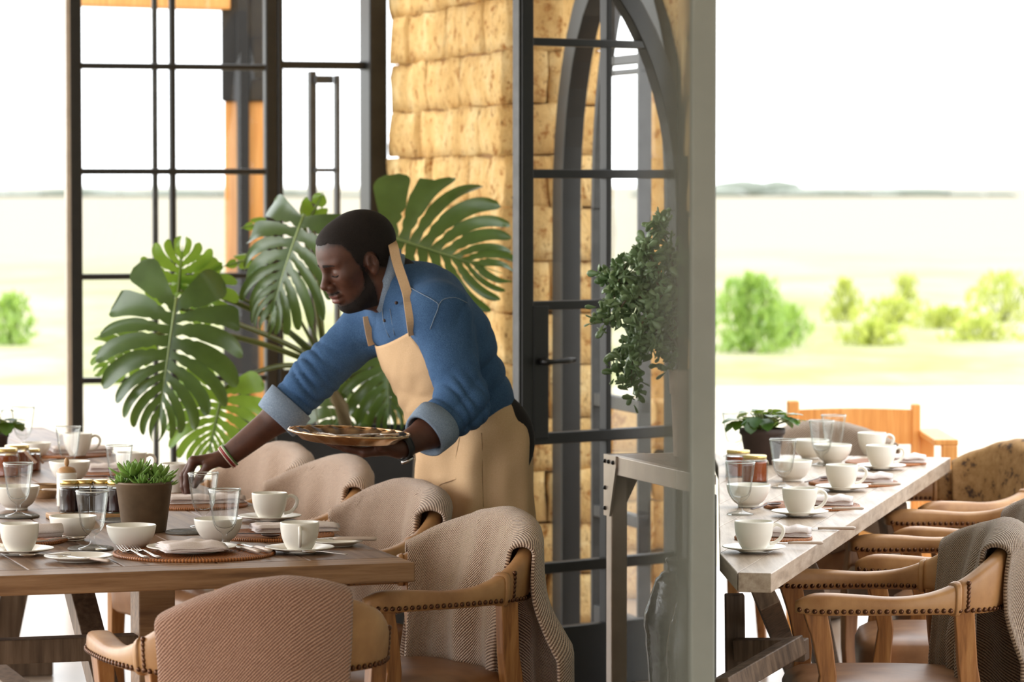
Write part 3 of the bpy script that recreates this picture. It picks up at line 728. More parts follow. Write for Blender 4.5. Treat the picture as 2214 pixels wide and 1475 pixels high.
def make_chair(label, leath, seatm):
    o = empty('armchair', (0, 0, 0), 0, label, 'chair')
    band_rings(MB(), -SEAM+0.002, SEAM-0.002, 44).build('backrest', leath, o)
    for s in (-1, 1):
        arm = band_rings(MB(), s*SEAM, s*(MIDL-0.002), 26, capround=False).build('arm', leath, o)
        wl = band_rings(MB(), s*(SEAM-0.004), s*(SEAM+0.008), 3, 0.004); wl.build('welt', leath, arm)
        mb, mbi = MB(), MB(); u = SEAM + 0.02
        while u < MIDL:
            c_, nr, tp, bt, th = band(s*u)
            for sd, m_ in ((1, mb), (-1, mbi)):
                q = c_ + nr*sd*(th/2 - 0.001); q.z = bt + 0.011; m_.ball(q, 0.0062, 7, 4)
            u += 0.0165
        mb.build('stud_row', M['stud'], arm); mbi.build('stud_row', M['stud'], arm); mb = MB()
        for k in range(7):
            c_, nr, tp, bt, th = band(s*(SEAM-0.022)); z = bt + 0.012 + (tp-bt-0.02)*k/6
            lean = max(0.0, tp-0.69)*0.22*((z-bt)/(tp-bt))
            q = c_ + nr*(th/2 - 0.002 + lean); q.z = z; mb.ball(q, 0.0062, 7, 4)
        mb.build('stud_row', M['stud'], arm)
    mb = MB(); u = -SEAM
    while u < SEAM:
        c_, nr, tp, bt, th = band(u); q = c_ + nr*(th/2-0.001); q.z = bt + 0.011; mb.ball(q, 0.0062, 7, 4); u += 0.0165
    mb.build('stud_row', M['stud'], o)
    # seat: padded, crowned
    mb = MB(); rs = []
    for z, k in ((0.335, 0.94), (0.345, 0.985), (0.40, 1.0), (0.435, 1.0), (0.455, 0.96), (0.468, 0.86), (0.476, 0.62), (0.479, 0.3)):
        ring = []
        for i in range(36):
            a = 2*PI*i/36; x = math.copysign(abs(math.cos(a))**0.32, math.cos(a)); y = math.copysign(abs(math.sin(a))**0.32, math.sin(a))
            wf = 0.252 if y > 0 else 0.252 - 0.03*abs(y)
            ring.append(Vector((x*wf*k, (y*0.225 + 0.0)*k, z)))
        rs.append(ring)
    mb.rings(rs).build('seat', seatm, o)
    for s in (-1, 1):
        mb = MB(); x = s*0.258
        P = [(x*0.96, 0.165, 0.0), (x*0.985, 0.178, 0.20), (x*1.0, 0.172, 0.38), (x*1.02, 0.158, 0.50), (x*1.03, 0.172, 0.58), (x*1.03, 0.19, 0.648)]
        Wd = [0.034, 0.042, 0.05, 0.04, 0.046, 0.056]
        mb.rings([[Vector(p) + Vector((sx*w_*0.38, sy*w_/2, 0)) for sx, sy in ((-1, -1), (1, -1), (1, 1), (-1, 1))] for p, w_ in zip(P, Wd)])
        flat(mb, 'leg', M['oak'], o, 0.003)
        mb = MB(); P = [(s*0.215, -0.29, 0.0), (s*0.222, -0.235, 0.22), (s*0.228, -0.195, 0.40), (s*0.236, -0.175, 0.52), (s*0.247, -0.165, 0.645)]
        Wd = [0.032, 0.042, 0.052, 0.046, 0.046]
        mb.rings([[Vector(p) + Vector((sx*w_*0.38, sy*w_/2, 0)) for sx, sy in ((-1, -1), (1, -1), (1, 1), (-1, 1))] for p, w_ in zip(P, Wd)])
        flat(mb, 'leg', M['oak'], o, 0.003)
    return o
def throw(u0, u1, Li, Lo, seed, mat, label, amp=0.010, drop=0.0, shift=0.0, flare=0.03, fold=26, grp='woollen throws over the chair backs'):
    """a woollen throw over the back of a chair (chair-local): from u0 to u1 along the back, hanging Li inside and Lo outside"""
    mb = MB(); nu, nv = 56, 70; P, UVs = [], []; rnd = random.Random(seed); ph = [rnd.uniform(0, 6.28) for _ in range(6)]
    for i in range(nu+1):
        u = u0 + (u1-u0)*i/nu; c_, nr, tp, bt, th = band(u); lean = max(0.0, tp-0.69)*0.22
        r = th/2 + 0.014 + 0.006*math.sin(u*17 + ph[0]); row, uvr = [], []
        edge = min(1.0, min(u-u0, u1-u)/0.03 + 0.35)
        wi = Li + 0.02*math.sin(u*9+ph[1]); wo = Lo + 0.02*math.sin(u*7+ph[2])
        arc = PI*r; tot = wi + arc + wo
        for j in range(nv+1):
            s = tot*j/nv
            if s < wi:
                d = wi - s; off = -r; z = tp - d; dn = d; sg = -1
            elif s < wi + arc:
                a = (s-wi)/r; off = -r*math.cos(a); z = tp + (r-0.004)*math.sin(a)*0.75; dn = 0; sg = 0
            else:
                d = s - wi - arc; off = r; z = tp - d; dn = d; sg = 1
            k = min(1.0, dn/0.25); hgt = max(0.0, min(1.0, (z-bt)/max(0.02, tp-bt)))
            wave = math.sin(u*fold + ph[3] + dn*2.2*math.sin(ph[4])) + 0.5*math.sin(u*fold*1.9 + ph[4]); fl = flare*k*k if sg > 0 else flare*0.3*k
            o_ = off + lean*hgt + sg*(fl + amp*(0.25 + k)*(wave + 0.6)) + 0.003*noise.noise(Vector((u*9 + seed, s*9, 0)))
            if sg <= 0 and dn > 0: o_ = min(o_, -r*0.98 + lean*hgt)
            side = 0.012*k*math.sin(s*8 + ph[5]) + shift*dn
            d_ = Vector((-nr.y, nr.x, 0))
            q = c_ + nr*o_ + d_*side; q.z = z + 0.003*noise.noise(Vector((u*22, s*22, seed)))
            row.append(q); uvr.append((u + seed*0.37, s))
        P.append(row); UVs.append(uvr)
    mb.grid(P, UVs); o = mb.build('throw_blanket', mat, None, solid=0.009, off=0)
    tag(o, label, 'blanket', grp); return o
chair0 = make_chair('x', M['leather'], M['seat'])
pal0 = None
used = [0]
def chair(x, y, face, label, group, leath=None):
    """x, y is the middle of the outer back; face is the direction it looks to"""
    f = Vector(face).normalized(); rz = math.atan2(f.y, f.x) - PI/2
    c = chair0 if used[0] == 0 else copy_tree(chair0)
    used[0] += 1
    c.location = (x + f.x*0.266, y + f.y*0.266, 0); c.rotation_euler = (0, 0, rz); c.scale = (0.93, 0.95, 0.978); tag(c, label, 'chair', group); return c
def over(c, t_):
    t_.location = c.location; t_.rotation_euler = c.rotation_euler; t_.scale = c.scale; return t_
GR1, GR2 = 'leather armchairs round the near table', 'leather armchairs round the terrace table'
F1d = (-0.865, -0.50, 0)
RS = []
for (px, py, lab, bl, sd) in ((1068, 1100, 'tan leather armchair at the near corner of the long table, its blanket hanging long behind', 'brown twill throw on the corner armchair, hanging long to the floor side', 3),
                          (880, 1036, 'tan leather armchair in front of the apron skirt, second from the table corner', 'cream and brown throw on the armchair in front of the apron', 5),
                          (722, 985, 'tan leather armchair below the held tray, third from the table corner', 'pale brown throw on the armchair below the held tray', 8),
                          (602, 957, 'tan leather armchair farthest along the table, behind the reaching forearm', 'pale throw on the farthest armchair behind the reaching forearm', 11)):
    p = on(px, py, 0.822); c = chair(p.x + 0.01, p.y + 0.02, F1d, lab, GR1); RS.append(c)
    over(c, throw(-0.30, 0.24, 0.42 if sd == 3 else 0.30, 0.62 if sd == 3 else 0.34, sd, M['throw'], bl, 0.012, flare=0.07 if sd == 3 else 0.02))
p = on(612, 1245, 0.822); FC = chair(p.x, p.y, (-0.36, 0.93, 0), 'pale tan leather armchair at the table end with its back to the camera', GR1)
over(FC, throw(-0.125, 0.25, 0.26, 0.52, 21, M['throwpink'], 'rose-brown twill throw on the armchair seen from behind', 0.005, flare=0.015, fold=12))
# chairs of the terrace table
for i, (tipx, tipY, lab, bl) in enumerate(((1719, 8.02, 'tan leather armchair nearest at the terrace table, with a long grey-brown throw', 'long grey-brown throw on the nearest terrace armchair'),
                              (1850, 8.87, 'leather armchair second along the open side of the terrace table', 'grey-brown throw on the second terrace armchair'),
                              (1930, 9.59, 'leather armchair third along the open side of the terrace table', None))):
    f = Vector((-0.985, 0.06 if i else -0.03, 0)).normalized(); tip = at(tipx, 1280, tipY); r_ = Vector((f.y, -f.x, 0))
    # the near arm is the one on the chair's left; its tip lies 0.26 from the axis, 0.515 ahead of the back
    lft = -r_; q = tip - f*0.49 - lft*0.244
    c = chair(q.x, q.y, f, lab, GR2)
    if bl: over(c, throw(-0.26, 0.20, 0.40, 0.62, 31+i, M['throwgrey'], bl, 0.016, flare=0.06, fold=30))

# the end of the terrace table
p = at(1790, 922, 11.55); c = chair(p.x, 11.62, (-0.2, -0.97, 0), 'leather armchair at the far end of the terrace table, before the orange bench', GR2)
over(c, throw(-0.24, 0.24, 0.20, 0.30, 41, M['throwgrey'], 'grey-brown throw at the far end of the terrace table, before the orange bench', 0.004, flare=0.01))
t = NT('speckled_hide'); v = t.coords(); t.base(t.ramp(t.noise(v, 26, 4, 0.7), [(0.34, lin(70, 50, 34)), (0.44, lin(150, 112, 66)), (0.7, lin(176, 138, 90))]), 0.8); M['hide'] = t.m
f = Vector((-0.90, -0.43, 0)); p = at(2196, 975, 10.75); c = chair(p.x, p.y, f, 'speckled hide armchair farthest along the open side of the terrace table', GR2)
for ch in KIDS[c.name]:
    if ch.name.startswith('backrest'): ch.data = ch.data.copy(); ch.data.materials[0] = M['hide']; ch['label'] = 'speckled hide backrest'; ch.scale = (1, 1, 1)
th = over(c, throw(-0.26, 0.26, 0.20, 0.26, 51, M['hide'], 'speckled brown hide over the farthest terrace armchair', 0.003, flare=0.01))
# orange timber bench beyond the table
o = empty('bench', (0, 0, 0), 0, 'orange timber bench with a high board back at the far end of the terrace', 'bench'); Yb = 12.4; s = Yb/FPX
def bz(py): return at(1107, py, Yb).z
def bx(px): return (px-1107)*s
o.location = (bx(1850), Yb, 0); X0 = bx(1850)
for a, b, ytop in ((1703, 1728, 866), (1972, 1990, 873)): flat(MB().box(((bx(a)+bx(b))/2-X0, 0, bz(ytop)/2), ((b-a)*s, 0.06, bz(ytop))), 'post', M['orange'], o, 0.006)
mb = MB(); mb.grid([[Vector((bx(1728 + 244*i/12)-X0, yy, z_)) for (yy, z_) in ((-0.02, bz(960)), (-0.02, bz(886 - 3*math.sin(i/12*PI))), (0.02, bz(886 - 3*math.sin(i/12*PI))), (0.02, bz(960)))] for i in range(13)]); mb.build('back_board', M['orange'], o, smooth=False)
flat(MB().box((0, -0.28, 0.43), (bx(1990)-bx(1703), 0.5, 0.05)), 'seat', M['orange'], o, 0.005)
for px in (1716, 2020): flat(MB().box((bx(px)-X0, -0.45, 0.36), (0.05, 0.05, 0.72)), 'leg', M['orange'], o, 0.004)
flat(MB().box((bx(2012)-X0, -0.2, bz(936)), (0.08, 0.55, 0.02)), 'armrest', M['orange'], o, 0.004)
flat(MB().box((bx(2005)-X0, 0.0, bz(936)/2), (0.05, 0.05, bz(936))), 'leg', M['orange'], o, 0.004)
# ---------------------------------------------------------------- tableware: one of each kind, then copies
PROTO = {}
def place(kind, px, py, z, label, group, rz=0.0, sc=1.0, cat=None):
    p = on(px, py, z); return place_xy(kind, p.x, p.y, z, label, group, rz, sc, cat)
def place_xy(kind, x, y, z, label, group, rz=0.0, sc=1.0, cat=None):
    pr = PROTO[kind]
    if not pr[1]: o = pr[0]; pr[1] = True
    else: o = copy_tree(pr[0])
    o.location = (x, y, z); o.rotation_euler = (0, 0, rz); o.scale = (sc, sc, sc) if not isinstance(sc, tuple) else sc
    tag(o, label, cat or pr[2], group); return o
def proto(kind, o, cat): PROTO[kind] = [o, False, cat]
def smooth_prof(P, n=4): return catmull(P, n)
# cup
ou = smooth_prof([(0.0, 0.0), (0.022, 0.0), (0.025, 0.002), (0.027, 0.006), (0.034, 0.018), (0.0405, 0.036), (0.0432, 0.054), (0.0437, 0.066)])
inn = smooth_prof([(0.0437, 0.066), (0.0425, 0.0672), (0.0412, 0.066), (0.0398, 0.050), (0.0365, 0.034), (0.026, 0.014), (0.0, 0.009)])
o = MB().lathe(ou + inn[1:], 40).build('cup', M['ceramic'])
mb = MB(); hp = catmull([(0.041, 0, 0.055), (0.052, 0, 0.060), (0.064, 0, 0.054), (0.067, 0, 0.042), (0.060, 0, 0.028), (0.048, 0, 0.019), (0.036, 0, 0.017)], 4)
mb.tube(hp, [0.0042]*len(hp), 8, up=(0, 1, 0)); mb.build('handle', M['ceramic'], o); proto('cup', o, 'cup')
# saucer, plates
def plate_mesh(r, h, well): return smooth_prof([(0, 0.0), (well*0.8, 0.0), (well, 0.001), (well+0.004, 0.004), (r*0.9, h*0.82), (r, h), (r, h+0.0022), (r*0.9, h*0.82+0.004), (well+0.004, 0.0085), (well*0.9, 0.006), (0, 0.0055)], 3)
proto('saucer', MB().lathe(plate_mesh(0.077, 0.013, 0.036), 44).build('saucer', M['ceramic']), 'saucer')
proto('plate', MB().lathe(plate_mesh(0.10, 0.012, 0.062), 48).build('plate', M['ceramic']), 'plate')
proto('side_plate', MB().lathe(plate_mesh(0.075, 0.012, 0.046), 44).build('side_plate', M['ceramic']), 'plate')
ou = smooth_prof([(0, 0), (0.024, 0), (0.027, 0.002), (0.0275, 0.006), (0.040, 0.016), (0.052, 0.036), (0.0565, 0.056)]); inn = smooth_prof([(0.0565, 0.056), (0.0555, 0.0575), (0.054, 0.056), (0.049, 0.036), (0.036, 0.017), (0, 0.011)])
proto('bowl', MB().lathe(ou + inn[1:], 44).build('bowl', M['ceramic']), 'bowl')
# stemmed glass
ou = smooth_prof([(0, 0), (0.030, 0), (0.033, 0.0015), (0.030, 0.004), (0.012, 0.009), (0.0062, 0.014), (0.0055, 0.026), (0.008, 0.032), (0.019, 0.041), (0.0265, 0.056), (0.0305, 0.080), (0.0375, 0.131)])
inn = smooth_prof([(0.0375, 0.131), (0.0365, 0.1318), (0.0356, 0.131), (0.0286, 0.080), (0.0243, 0.057), (0.016, 0.046), (0, 0.042)])
o = MB().lathe(ou + inn[1:], 36).build('wine_glass', M['glass']); 
mb = MB(); mb.lathe([(0.0372 + 0.0011*math.cos(a), 0.1313 + 0.0011*math.sin(a)) for a in [2*PI*k/8 for k in range(9)]], 36)
rim_m = plain('glass_rim_glint', lin(244, 246, 242), 0.08); rim_m.node_tree.nodes['Principled BSDF'].inputs['Alpha'].default_value = 0.7; rm = mb.build('rim', rim_m, o); proto('wine_glass', o, 'glass')  # near-white ring paints the bright glint along the clear lip
# mats
def mat_prof(r, h=0.007):
    P = [(0, 0.0)]; n = int(r/0.006)
    P += [(r, 0.0)] + [(r + 0.0022*math.sin(PI*k/6), h*k/6) for k in range(1, 6)]
    for k in range(n*2): rr = r*(1 - k/(n*2)); P.append((rr, h + 0.0009*(k % 2)))
    P.append((0, h)); return P
proto('placemat', MB().lathe(mat_prof(0.18), 64).build('placemat', M['rattan'], smooth=True), 'placemat')
proto('coaster', MB().lathe(mat_prof(0.05, 0.006), 40).build('coaster', M['coaster']), 'coaster')
# folded napkin: layers of linen folded over one another
def napkin(name, w, d, layers, seed):
    mb = MB(); rnd = random.Random(seed); z = 0.0
    for k in range(layers):
        ww, dd, ang = w*rnd.uniform(0.93, 1.0), d*rnd.uniform(0.92, 1.0), rnd.uniform(-0.04, 0.04); ox, oy = rnd.uniform(-0.004, 0.004), rnd.uniform(-0.004, 0.004); t_ = 0.0042
        top, bot = [], []
        prof = [( -1, 0.5)] + [(-1 + 2*i/14, 1.0) for i in range(1, 14)] + [(1, 0.5)] + [(1 - 2*i/14, 0.0) for i in range(1, 14)]
        rings = []
        for i in range(13):
            v_ = -1 + 2*i/12; ring = []
            for (u, s) in prof:
                x, y = u*ww/2 + ox, v_*dd/2 + oy; x, y = x*math.cos(ang)-y*math.sin(ang), x*math.sin(ang)+y*math.cos(ang)
                e = 0.0012*k*noise.noise(Vector((x*30, y*30, seed))) + 0.0016*math.sin(v_*5 + k) * (k/layers) - (0.0035*(abs(u)**4)*k/layers)
                fall = 0.006*max(0, abs(v_)-0.8)*5*(k/layers)
                ring.append(Vector((x, y, z + t_*s*(0.5 + 0.5*(1-abs(v_)**6)) + e - fall)))
            rings.append(ring)
        mb.rings(rings); z += t_*0.92
    return mb.build(name, M['linen'])
proto('napkin', napkin('napkin', 0.142, 0.098, 5, 4), 'napkin')
proto('long_napkin', napkin('napkin', 0.21, 0.075, 5, 9), 'napkin')
mb = MB(); pts = []
sp = [Vector((0, (0.006 + 0.0017*a)*math.cos(a*1.0), 0.020 + (0.006 + 0.0017*a)*math.sin(a*1.0))) for a in [k*0.35 for k in range(28)]]
for s, f in ((1, 1),):
    mb.grid([[p + Vector((x, 0.001*math.sin(x*60), 0)) for x in (-0.06, -0.03, 0.0, 0.03, 0.06)] for p in sp])
proto('rolled_napkin', mb.build('rolled_napkin', M['linen'], solid=0.003), 'napkin')
# cutlery, all lying along +y with the business end at +y
def blade_rings(mb, secs):
    rs = []
    for (y, w, t_, z) in secs:
        rs.append([Vector((w/2*math.cos(a), y, z + t_/2*math.sin(a))) for a in [2*PI*k/8 for k in range(8)]])
    mb.rings(rs)
mb = MB(); blade_rings(mb, [(-0.095, 0.006, 0.002, 0.003), (-0.09, 0.014, 0.004, 0.003), (-0.06, 0.012, 0.004, 0.003), (-0.02, 0.0065, 0.0035, 0.006), (0.01, 0.006, 0.003, 0.009), (0.022, 0.010, 0.003, 0.007), (0.035, 0.022, 0.0025, 0.003), (0.044, 0.0245, 0.002, 0.003)])
fo = mb.build('fork', M['steel'])
for k in range(4):
    mb = MB(); x = -0.0095 + 0.00633*k; mb.tube([(x, 0.042, 0.003), (x, 0.065, 0.005), (x*0.98, 0.092, 0.012)], [0.0017, 0.0016, 0.0009], 6); mb.build('tine', M['steel'], fo)
proto('fork', fo, 'fork')
mb = MB(); blade_rings(mb, [(0.0, 0.010, 0.004, 0.005), (0.012, 0.018, 0.0022, 0.005), (0.07, 0.019, 0.0018, 0.005), (0.10, 0.014, 0.0014, 0.005), (0.112, 0.004, 0.001, 0.005)])
ko = mb.build('knife', M['steel'])
mb = MB(); blade_rings(mb, [(-0.098, 0.008, 0.006, 0.006), (-0.092, 0.014, 0.010, 0.006), (-0.05, 0.013, 0.009, 0.006), (-0.012, 0.0095, 0.008, 0.006), (0.002, 0.009, 0.007, 0.005)]); mb.build('handle', plain('pale_horn', lin(196, 176, 160), 0.3), ko)
proto('knife', ko, 'knife')
def spoon(name, mat, s=1.0):
    mb = MB(); blade_rings(mb, [(-0.085, 0.006, 0.002, 0.003), (-0.08, 0.011, 0.003, 0.003), (-0.03, 0.006, 0.003, 0.005), (0.02, 0.0055, 0.003, 0.008), (0.03, 0.008, 0.003, 0.007)]); o = mb.build(name, mat)
    mb = MB(); P = []
    for i in range(9):
        a = i/8; rr = math.sin(PI/2*a); P.append((0.017*rr, -0.006*math.cos(PI/2*a)))
    mb.lathe(P, 20); mb.v = [(x, 0.052 + y*1.5, z + 0.0075) for x, y, z in mb.v]; mb.build('spoon_bowl', mat, o, solid=0.0015); return o
proto('spoon', spoon('spoon', M['steel']), 'spoon'); proto('wooden_spoon', spoon('wooden_spoon', M['spoonwood']), 'spoon')
# jars
def jar(name, fill, r, h, lidm):
    o = MB().lathe(smooth_prof([(0, 0), (r*0.92, 0), (r, 0.004), (r, h*0.72), (r*0.97, h*0.8), (r*0.84, h*0.86), (r*0.84, h*0.9)], 2), 28).build(name, M['glass'])
    MB().lathe(smooth_prof([(0, 0.003), (r*0.88, 0.003), (r*0.93, 0.008), (r*0.93, h*0.70), (r*0.88, h*0.76), (0, h*0.76)], 2), 24).build('preserve', fill, o)
    MB().lathe([(0, h), (r*0.86, h), (r*0.92, h*0.985), (r*0.93, h*0.90), (r*0.90, h*0.875), (r*0.84, h*0.875)], 28).build('lid', lidm, o)
    mb = MB(); mb.lathe([(r*0.87 + 0.0016*math.cos(a), h*0.85 + 0.0016*math.sin(a)) for a in [2*PI*k/6 for k in range(7)]], 24); mb.tube([(r*0.87, -0.003, h*0.85), (r*1.02, -0.006, h*0.74), (r*1.05, -0.004, h*0.60)], 0.0014, 5); mb.build('string', M['string'], o); return o
proto('jam_jar', jar('jam_jar', M['jam'], 0.0245, 0.080, M['gold']), 'jar'); proto('marmalade_jar', jar('marmalade_jar', M['honey'], 0.042, 0.088, M['gold']), 'jar')

Z0, ZM, ZC = TZ, TZ + 0.0085, TZ + 0.0072
RU = 0.305
# --- near table: place settings
g = 'rattan placemats on the near table'
place('placemat', 420, 1199, Z0, 'brown rattan placemat at the table end, under the folded napkin and two forks', g)
place('placemat', -22, 1170, Z0, 'rattan placemat under the rolled napkin, cut by the frame edge', g)
place('placemat', 596, 1160, Z0, 'rattan placemat beneath the long folded napkin by the second cup', g, 0, (0.76, 0.76, 1))
place('placemat', 420, 1094, Z0, 'rattan placemat by the reaching hand', g, 0, (0.76, 0.76, 1))
place('placemat', 215, 1024, Z0, 'rattan placemat behind the gold-lidded jam jars', g, 0, (0.7, 0.7, 1))
place('placemat', 150, 985, Z0, 'rattan placemat at the far end of the near table', g, 0, (0.7, 0.7, 1))
place('plate', 415, 1193, ZM, 'white plate under the folded napkin at the table end', 'white plates')
place('napkin', 412, 1190, ZM + 0.009, 'pale folded napkin on the white plate at the table end', 'linen napkins', 0.35)
place('long_napkin', 635, 1148, ZM, 'long folded napkin behind the front cup', 'linen napkins', 0.3)
place('long_napkin', 440, 1086, ZM, 'long folded napkin below the reaching hand', 'linen napkins', 0.25)
place('long_napkin', 232, 1018, ZM, 'pink folded napkin behind the succulent pot', 'linen napkins', 0.25, (0.6, 1, 1))
place('long_napkin', 176, 978, ZM, 'folded napkin at the far end of the near table', 'linen napkins', 0.25, (0.9, 1, 1))
place('rolled_napkin', 78, 1170, ZM, 'rolled grey napkin behind the cup at the frame edge', 'linen napkins', 0.4)
place('side_plate', 170, 1214, Z0, 'small white plate with a knife, left of the forks', 'white plates')
place('side_plate', 728, 1181, Z0, 'small white plate right of the front cup at the table edge', 'white plates', 0, (0.8, 0.8, 1))
place('knife', 190, 1212, Z0 + 0.008, 'knife lying on the small white plate left of the forks', 'table cutlery', 0.75, 0.8)
place('knife', 722, 1170, Z0 + 0.014, 'knife lying across the small plate at the table edge', 'table cutlery', 1.45)
place('fork', 288, 1199, ZM, 'outer fork on the end placemat, farther from the plate', 'table cutlery', 0.42)
place('fork', 315, 1199, ZM, 'inner fork on the end placemat, next to the plate', 'table cutlery', 0.42)
place('knife', 528, 1190, ZM, 'knife right of the napkin, next to the plate', 'table cutlery', 0.42)
place('knife', 552, 1188, ZM, 'knife right of the napkin, outermost on the end placemat', 'table cutlery', 0.42)
place('wooden_spoon', 548, 1160, ZM, 'dark spoon on the placemat behind the front wine glass', 'dark spoons', -2.2)
place('wooden_spoon', 222, 1034, ZM, 'dark spoon before the pink napkin', 'dark spoons', -2.3)
place('wooden_spoon', 106, 1001, ZM, 'dark spoon beside the marmalade jars', 'dark spoons', -0.7)
place('spoon', 122, 1172, ZM, 'steel spoon across the rolled napkin placemat', 'table cutlery', -0.9)
place('fork', 112, 1160, ZM + 0.004, 'fork tucked beside the rolled napkin', 'table cutlery', 0.8)
g = 'white cups and saucers on the near table'
for cx, cy, h, lab in ((648, 1196, -1.5, 'in front of the tan corner armchair'), (42, 1199, 2.9, 'at the frame edge, left of the small plate'), (583, 1127, 0.15, 'behind the front cup, handle showing')):
    place('saucer', cx, cy, Z0, 'white saucer under the cup ' + lab, g)
    place('cup', cx, cy - 2, Z0 + 0.0062, 'white cup ' + lab, g, h)
p = on(690, 1197, Z0 + 0.012)
place('spoon', 700, 1198, Z0 + 0.012, 'steel teaspoon on the saucer of the front cup', 'table cutlery', 1.1, 0.7)
place('spoon', 95, 1203, Z0 + 0.012, 'steel teaspoon on the saucer at the frame edge', 'table cutlery', 1.9, 0.7)
place('cup', 168, 985, ZM, 'white cup at the far end of the near table', g, 0.1)
place('cup', 284, 1030, ZM, 'white cup behind the succulent, only its handle clear', g, 0.2)
place('cup', 380, 1064, Z0, 'tall white cup being touched by the reaching hand', g, 2.6, (0.95, 0.95, 1.15))
g = 'white bowls on the near table'
for cx, cy, lab, sc in ((472, 1175, 'white bowl behind the front wine glass', 1), (284, 1190, 'white bowl in front of the succulent pot', 1), (158, 1168, 'white bowl behind the second wine glass', 0.98), (36, 1102, 'white bowl behind the left wine glass', 1.05), (151, 1043, 'white bowl behind the knobbed jar', 1.02), (78, 990, 'small bowl by the marmalade jars', 0.8)):
    place('bowl', cx, cy, Z0, lab, g, 0, sc)
g = 'stemmed glasses on the near table'
for cx, cy, lab in ((405, 1153, 'grey woven coaster beside the front bowl'), (196, 1189, 'grey woven coaster under the second wine glass'), (40, 1119, 'grey woven coaster under the wine glass at the frame edge'), (262, 1128, 'grey woven coaster under the succulent pot edge')):
    place('coaster', cx, cy, Z0, lab, 'grey woven coasters', 0, (1, 1, 1))
for cx, cy, z, lab, sc in ((486, 1183, Z0, 'stemmed glass in front, nearest the front cup', 1), (200, 1188, ZC, 'stemmed glass on a grey coaster, left of the succulent', 1), (40, 1117, ZC, 'stemmed glass on a grey coaster at the frame edge', 1), (148, 1020, Z0, 'stemmed glass at the far end, before the far cup', 0.98), (258, 1068, Z0, 'stemmed glass behind the succulent rosette', 0.98), (440, 1140, Z0, 'stemmed glass behind the front one, under the reaching wrist', 0.99), (50, 972, Z0, 'stemmed glass farthest away, behind the small potted plant', 1)):
    place('wine_glass', cx, cy, z, lab, g, 0, sc)
# --- centre of the near table
p = on(190, 1124, Z0); tr_ = MB()
tr_.box((0, 0, 0.007), (0.20, 0.105, 0.014)); o = flat(tr_, 'serving_board', M['lightwood'], None, 0.003); o.location = (p.x, p.y + 0.03, Z0); o.rotation_euler = (0, 0, 0.3); tag(o, 'small wooden board under the jam jars', 'board')
g = 'jam jars with gold lids'; ZB = Z0 + 0.0142
jars = []
for cx, cy, lab in ((150, 1108, 'dark jam jar under the wooden knob lid'), (182, 1107, 'dark jam jar second from the knobbed jar'), (222, 1107, 'dark jam jar seen through the wine glass'), (252, 1109, 'dark jam jar against the succulent pot')):
    jars.append(place('jam_jar', cx, cy, ZB, lab, g, random.uniform(-0.6, 0.6)))
q = on(148, 1098, Z0)
o = MB().lathe(smooth_prof([(0, 0), (0.024, 0), (0.026, 0.003), (0.026, 0.08), (0.024, 0.084), (0.0, 0.084)], 2), 26).build('sugar_pot', M['ceramic']); o.location = (q.x - 0.01, q.y + 0.05, Z0)
MB().lathe(smooth_prof([(0.026, 0.083), (0.025, 0.09), (0.019, 0.098), (0.008, 0.102), (0.0, 0.103)], 3), 26).build('lid', M['lightwood'], o)
MB().ball((0, 0, 0.113), (0.0065, 0.0065, 0.012), 12, 8).build('knob', M['lightwood'], o); tag(o, 'white pot with a turned wooden lid and knob behind the jam jars', 'pot')
p = on(312, 1150, Z0)
def potted(name, x, y, prof, potmat, label, cat='plant'):
    o = empty(name, (x, y, Z0), 0, label, cat); MB().lathe(prof, 40).build('pot', potmat, o); return o
o = potted('potted_succulent', p.x, p.y, [(0, 0), (0.050, 0), (0.052, 0.003), (0.067, 0.112), (0.070, 0.116), (0.070, 0.121), (0.066, 0.121), (0.064, 0.108), (0, 0.104)], M['pot'], 'green rosette succulent in a brown metal pot on the near table')
MB().lathe([(0, 0.109), (0.0645, 0.108), (0.0645, 0.100)], 30).build('soil', M['soil'], o)
def rosette(mb, c, R, n, seed, tiltv=(0, 0, 1)):
    rnd = random.Random(seed); T = Vector(tiltv).normalized(); qx = T.orthogonal().normalized(); qy = T.cross(qx)
    for k in range(n):
        a = k*2.39996; f = k/n; el = math.radians(12 + 68*(1-f)**0.9) if True else 0
        L = R*(0.55 + 0.45*f)*rnd.uniform(0.9, 1.1); d = (qx*math.cos(a) + qy*math.sin(a))*math.cos(el) + T*math.sin(el); sd = T.cross(d).normalized(); up = d.cross(sd)
        b = Vector(c) + d*0.004
        rs = []
        for s, w_, t_, u in ((0, 0.3, 0.35, 0), (0.3, 0.85, 0.5, -0.03), (0.6, 1.0, 0.5, -0.02), (0.85, 0.6, 0.35, 0.05), (1.0, 0.06, 0.06, 0.11)):
            p = b + d*L*s - up*L*u*-1.0
            rs.append([p + sd*math.cos(q_)*L*0.165*w_ + up*math.sin(q_)*L*0.12*t_ for q_ in [2*PI*j/8 for j in range(8)]])
        mb.rings(rs)
for k, (x, y, z, R, n) in enumerate(((-0.024, 0.0, 0.128, 0.062, 26), (0.03, 0.01, 0.122, 0.058, 24), (-0.005, 0.028, 0.120, 0.05, 18), (0.002, -0.03, 0.112, 0.042, 16), (0.052, -0.012, 0.112, 0.036, 14), (-0.05, -0.01, 0.112, 0.04, 14), (0.03, -0.035, 0.112, 0.03, 12))):
    mb = MB(); rosette(mb, (x, y, z), R, n, k, (x*5, y*5, 1)); mb.tube([(x*0.8, y*0.8, 0.10), (x, y, z+0.004)], 0.005, 6); mb.build('rosette', M['succulent'], o)
